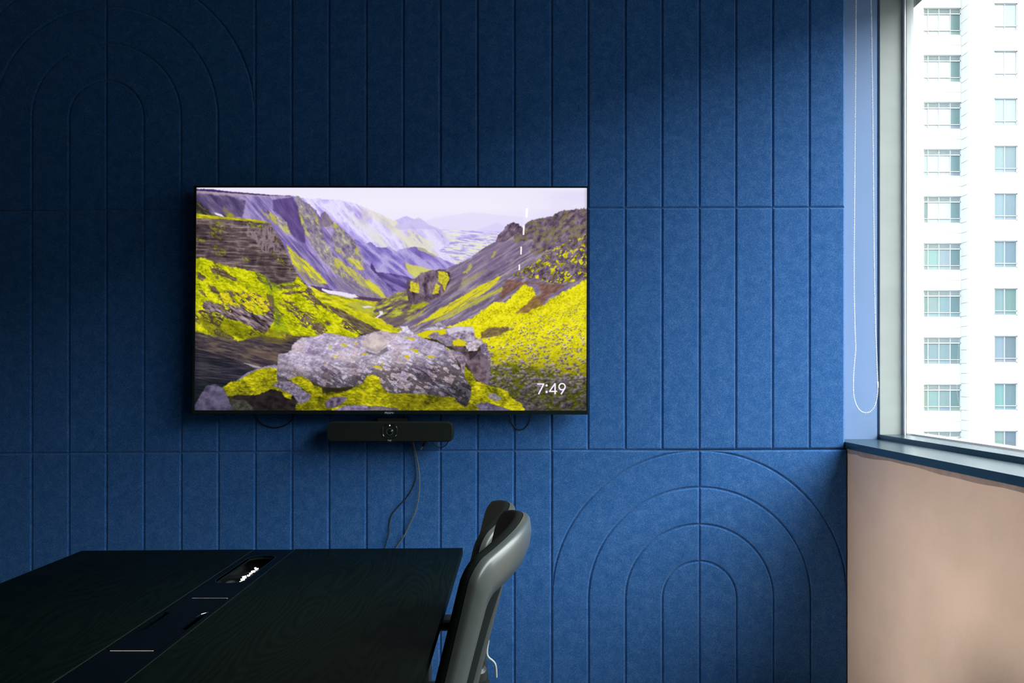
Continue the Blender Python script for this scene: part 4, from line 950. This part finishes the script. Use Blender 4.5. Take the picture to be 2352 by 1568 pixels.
MB().tube([(lx1 - .016, 2.09, zc + .001), (lx1 - .013, 2.115, zc + .001), (lx1 - .001, 2.132, zc + .001)], .0009, 6).build('edge_strip', M['chrome'], tb)
slot_rim = MB()
ro = rrect(-.884, 2.625, .096, .379, .042, 7); slot_rim.loops([[(a, b, zc - .001) for a, b in ro], [(a, b, zc + .0008) for a, b in ro], [(a, b, zc + .0008) for a, b in slot], [(a, b, zc - .012) for a, b in slot]], cap0=False, cap1=False)
slot_rim.build('slot_rim', M['black_gloss'], tb)
# power sockets and coiled leads lying in the slot
pm = MB().box(-.918, -.878, 2.46, 2.72, ZT - .07, ZT - .035).build('socket_strip', M['black_matte'], tb)
def tilted(c, n, w, h, t):
    n = Vector(n).normalized(); a = n.cross(Vector((0, 0, 1))).normalized(); b = n.cross(a); c = Vector(c); vs = []
    for q in (-t, 0):
        vs += [c + a * (sa * w * .62) + b * (sb * h * .55) + n * q for sa, sb in ((-1, -1), (1, -1), (1, 1), (-1, 1))]
    return vs
ck = MB()
for k, (dx, yy, w, h) in enumerate(((.004, 2.545, .009, .003), (0, 2.57, .011, .006), (-.003, 2.595, .012, .009), (.001, 2.622, .008, .0045), (.002, 2.645, .010, .007), (-.001, 2.675, .012, .006), (.004, 2.70, .010, .009), (-.006, 2.715, .006, .008))):
    ck.add(tilted((-.880 + dx, yy, ZT - .024), (1.17, -.93 + .1 * (k % 3 - 1), .72 + .1 * (k % 2)), w, h, .003), [(0, 3, 2, 1), (4, 5, 6, 7), (0, 1, 5, 4), (1, 2, 6, 5), (2, 3, 7, 6), (3, 0, 4, 7)])
ck.build('chrome_socket', M['chrome'], tb)
MB().tube(smooth_path([(-.912, 2.47, ZT - .05), (-.918, 2.52, ZT - .028), (-.91, 2.56, ZT - .03), (-.916, 2.60, ZT - .05)], 5), .006, 8).build('socket_lead', M['cable'], tb)
for lx in (x0 + .12, x1 - .12):
    for ly in (NEAR + .15, 2.62):
        MB().box(lx - .035, lx + .035, ly - .035, ly + .035, .004, ZT - TH).build('leg', M['chair_dark'], tb, bevel=.004)
for ya_ in (2.60, NEAR + .13): MB().box(x0 + .12, x1 - .12, ya_, ya_ + .04, ZT - TH - .06, ZT - TH - .001).build('rail', M['chair_dark'], tb)

# ================================================================ office chairs
def office_chair(label, loc, rz, zt, zseat, zarm, arm_front, grp):
    c = empty('office_chair', loc, rz); tag(c, label, 'chair', grp)
    A = .235; zb = zt - .60
    def kc(z): return .034 + .014 * math.exp(-((zt - z) / .13) ** 2)
    def sx_(y, z): return -.055 - .25 * (zt - z) + kc(z) * (1 - (abs(y) / A) ** 2.1)
    def Sf(y, z, dep):
        g = -kc(z) * 2.1 * (abs(y) ** 1.1) / (A ** 2.1) * (1 if y > 0 else -1)
        n = Vector((1, -g, -.2)).normalized(); return Vector((sx_(y, z), y, z)) + n * dep
    def outline(q, side=.043, topw=.066, botw=.05, r=.030):
        w = 2 * (A - side * q); z1 = zt - topw * q; z0 = zb + botw * q; rr = max(.02, r - .012 * q)
        o = rrect(0, (z0 + z1) / 2, w, z1 - z0, rr, 8); out = []
        # resample the straights so that the surface can bend between corners
        for i in range(len(o)):
            a, b = o[i], o[(i + 1) % len(o)]; L = math.hypot(b[0] - a[0], b[1] - a[1]); out.append(a)
            if i % 9 == 8:
                for k in range(1, 12): out.append((a[0] + (b[0] - a[0]) * k / 12, a[1] + (b[1] - a[1]) * k / 12))
        res = []
        for y, z in out:
            up = max(0, (z - (zt - .25)) / .25); nar = 1 - .08 * (1 - (z - zb) / (zt - zb))
            res.append((y * nar, z + .030 * up * (1 - (y / A) ** 2)))
        return res
    fr_ = [[Sf(y, z, d) for y, z in outline(q)] for q, d in ((0, -.002), (0, .005), (.03, .0095), (.08, .0125), (.3, .0185), (.6, .021), (.88, .019), (1, .012), (1, -.002))]
    MB().loops(fr_ + [fr_[0]], cap0=False, cap1=False).build('back_frame', M['chair_grey'], c)
    def shrink(s, d):
        zc_ = (zt + zb) / 2
        return [Sf(y * s, zc_ + (z - zc_) * s, d) for y, z in outline(0)]
    pad = [shrink(.995, -.0025), shrink(1.003, -.005), shrink(1.003, -.014), shrink(.985, -.019), shrink(.95, -.020)] + [shrink(s, -.020 + .005 * (1 - s)) for s in (.85, .7, .55, .4, .25, .1)]
    bk = [shrink(s, -.004) for s in (.1, .25, .4, .55, .7, .85, .94)]
    MB().loops(bk + pad).build('backrest_mesh', M['fabric'], c, auto=False)
    # spine, lumbar bar, seat, arms, base
    sp_ = [(Sf(0, zb + .27, .024)), Sf(0, zb + .2, .05), Sf(0, zb + .12, .065), Sf(0, zb + .03, .065), Vector((-.20, 0, zseat - .02)), Vector((-.24, 0, zseat - .075))]
    MB().tube(smooth_path(sp_, 6), [.016] * 31, 10).build('spine', M['chair_dark'], c)
    MB().tube([Sf(y, zb + .25, .022 if abs(y) > .05 else .028) for y in (-.17, -.12, -.06, 0, .06, .12, .17)], .010, 8).build('lumbar_bar', M['chair_dark'], c)
    MB().tube(smooth_path([Sf(-.03, zb + .31, .040), Sf(-.03, zb + .275, .046), Sf(-.02, zb + .255, .070), Sf(-.01, zb + .22, .082)], 5), .0028, 8).build('tension_lever', M['grey_metal'], c)
    sc = -.30
    so = lambda ins, z: [(sc + a, b, z) for a, b in rrect(0, 0, .47 - 2 * ins, .46 - 2 * ins, .11, 6)]
    MB().loops([so(.03, zseat - .06), so(.0, zseat - .045), so(0, zseat - .015), so(.02, zseat), so(.08, zseat + .004)]).build('seat', M['fabric'], c)
    MB().box(sc - .10, sc + .14, -.09, .09, zseat - .10, zseat - .061).build('seat_mechanism', M['chair_dark'], c, bevel=.01)
    for s in (-1, 1):
        ar = MB().tube(smooth_path([(-.18, s * .15, zseat - .075), (-.15, s * .25, zseat - .06), (-.12, s * .255, zseat + .02), (-.11, s * .255, zarm - .03)], 5), .017, 8).build('armrest', M['chair_dark'], c)
        x_0, x_1 = arm_front[(s + 1) // 2], -.10
        MB().loops([[((x_0 + x_1) / 2 + a, s * .25 + b, z) for a, b in rrect(0, 0, x_1 - x_0 - i, .064 - i, .026 - i / 2.5, 5)] for z, i in ((zarm - .032, .02), (zarm - .024, 0), (zarm - .006, 0), (zarm, .012))]).build('arm_pad', M['chair_dark'], ar)
    MB().lathe((sc + .02, 0, 0), [(.03, .09), (.03, .28), (.018, .285), (.018, zseat - .10)], 16).build('gas_column', M['chair_dark'], c)
    for k in range(5):
        a = 2 * math.pi * k / 5 + math.pi / 5; e = Vector((sc + .02 + .235 * math.cos(a), .235 * math.sin(a), .075))
        lg = MB().tube([(sc + .02, 0, .115), (sc + .02 + .15 * math.cos(a), .15 * math.sin(a), .10), tuple(e)], [.024, .02, .014], 8).build('base_leg', M['chair_dark'], c)
        ca_ = MB(); ca_.lathe((e.x, e.y - .018, .028), [(.012, -.014), (.028, -.012), (.028, 0), (.012, .002)], 14, 'y'); ca_.lathe((e.x, e.y + .018, .028), [(.012, -.002), (.028, 0), (.028, .012), (.012, .014)], 14, 'y')
        ca_.tube([(e.x, e.y, .078), (e.x, e.y, .03)], .007, 6); ca_.build('caster', M['chair_dark'], lg)
    return c
CH = 'office chairs along the window side of the table'
office_chair('nearest office chair, higher grey rimmed back curving over the table corner', (.014, 1.423, 0), math.radians(-5.5), 1.086, .55, .757, (-.160, -.195), CH)
office_chair('lower office chair behind the nearest one, mostly hidden by its curved back', (-.012, 2.0, 0), math.radians(-1), 1.016, .48, .690, (-.29, -.29), CH)

# ================================================================ ceiling lamps further back, seen mirrored in the television
lm = mat('lamp_diffuser', (.9, .9, .9), .5, Emission_Color=(1, .93, .84, 1), Emission_Strength=26)
ym = 3.01
for k, (xx, d0, d1, which) in enumerate(((.092, 3.31, 3.56, 'highest and longest'), (.073, 3.87, 4.19, 'second from the top'), (.056, 4.71, 5.05, 'third from the top'), (.043, 5.61, 5.89, 'lowest and shortest'))):
    a, b = ym - d1, ym - d0
    l = empty('linear_ceiling_lamp', (xx, (a + b) / 2, 0)); tag(l, f'slim ceiling lamp mirrored in the television, {which} of the four bright dashes', 'ceiling lamp', 'row of linear ceiling lamps behind the camera')
    MB().box(-.02, .02, -(b - a) / 2 - .01, (b - a) / 2 + .01, 2.905, ZC).build('lamp_housing', M['black_matte'], l)
    MB().box(-.0065, .0065, -(b - a) / 2, (b - a) / 2, 2.899, 2.906).build('diffuser', lm, l)
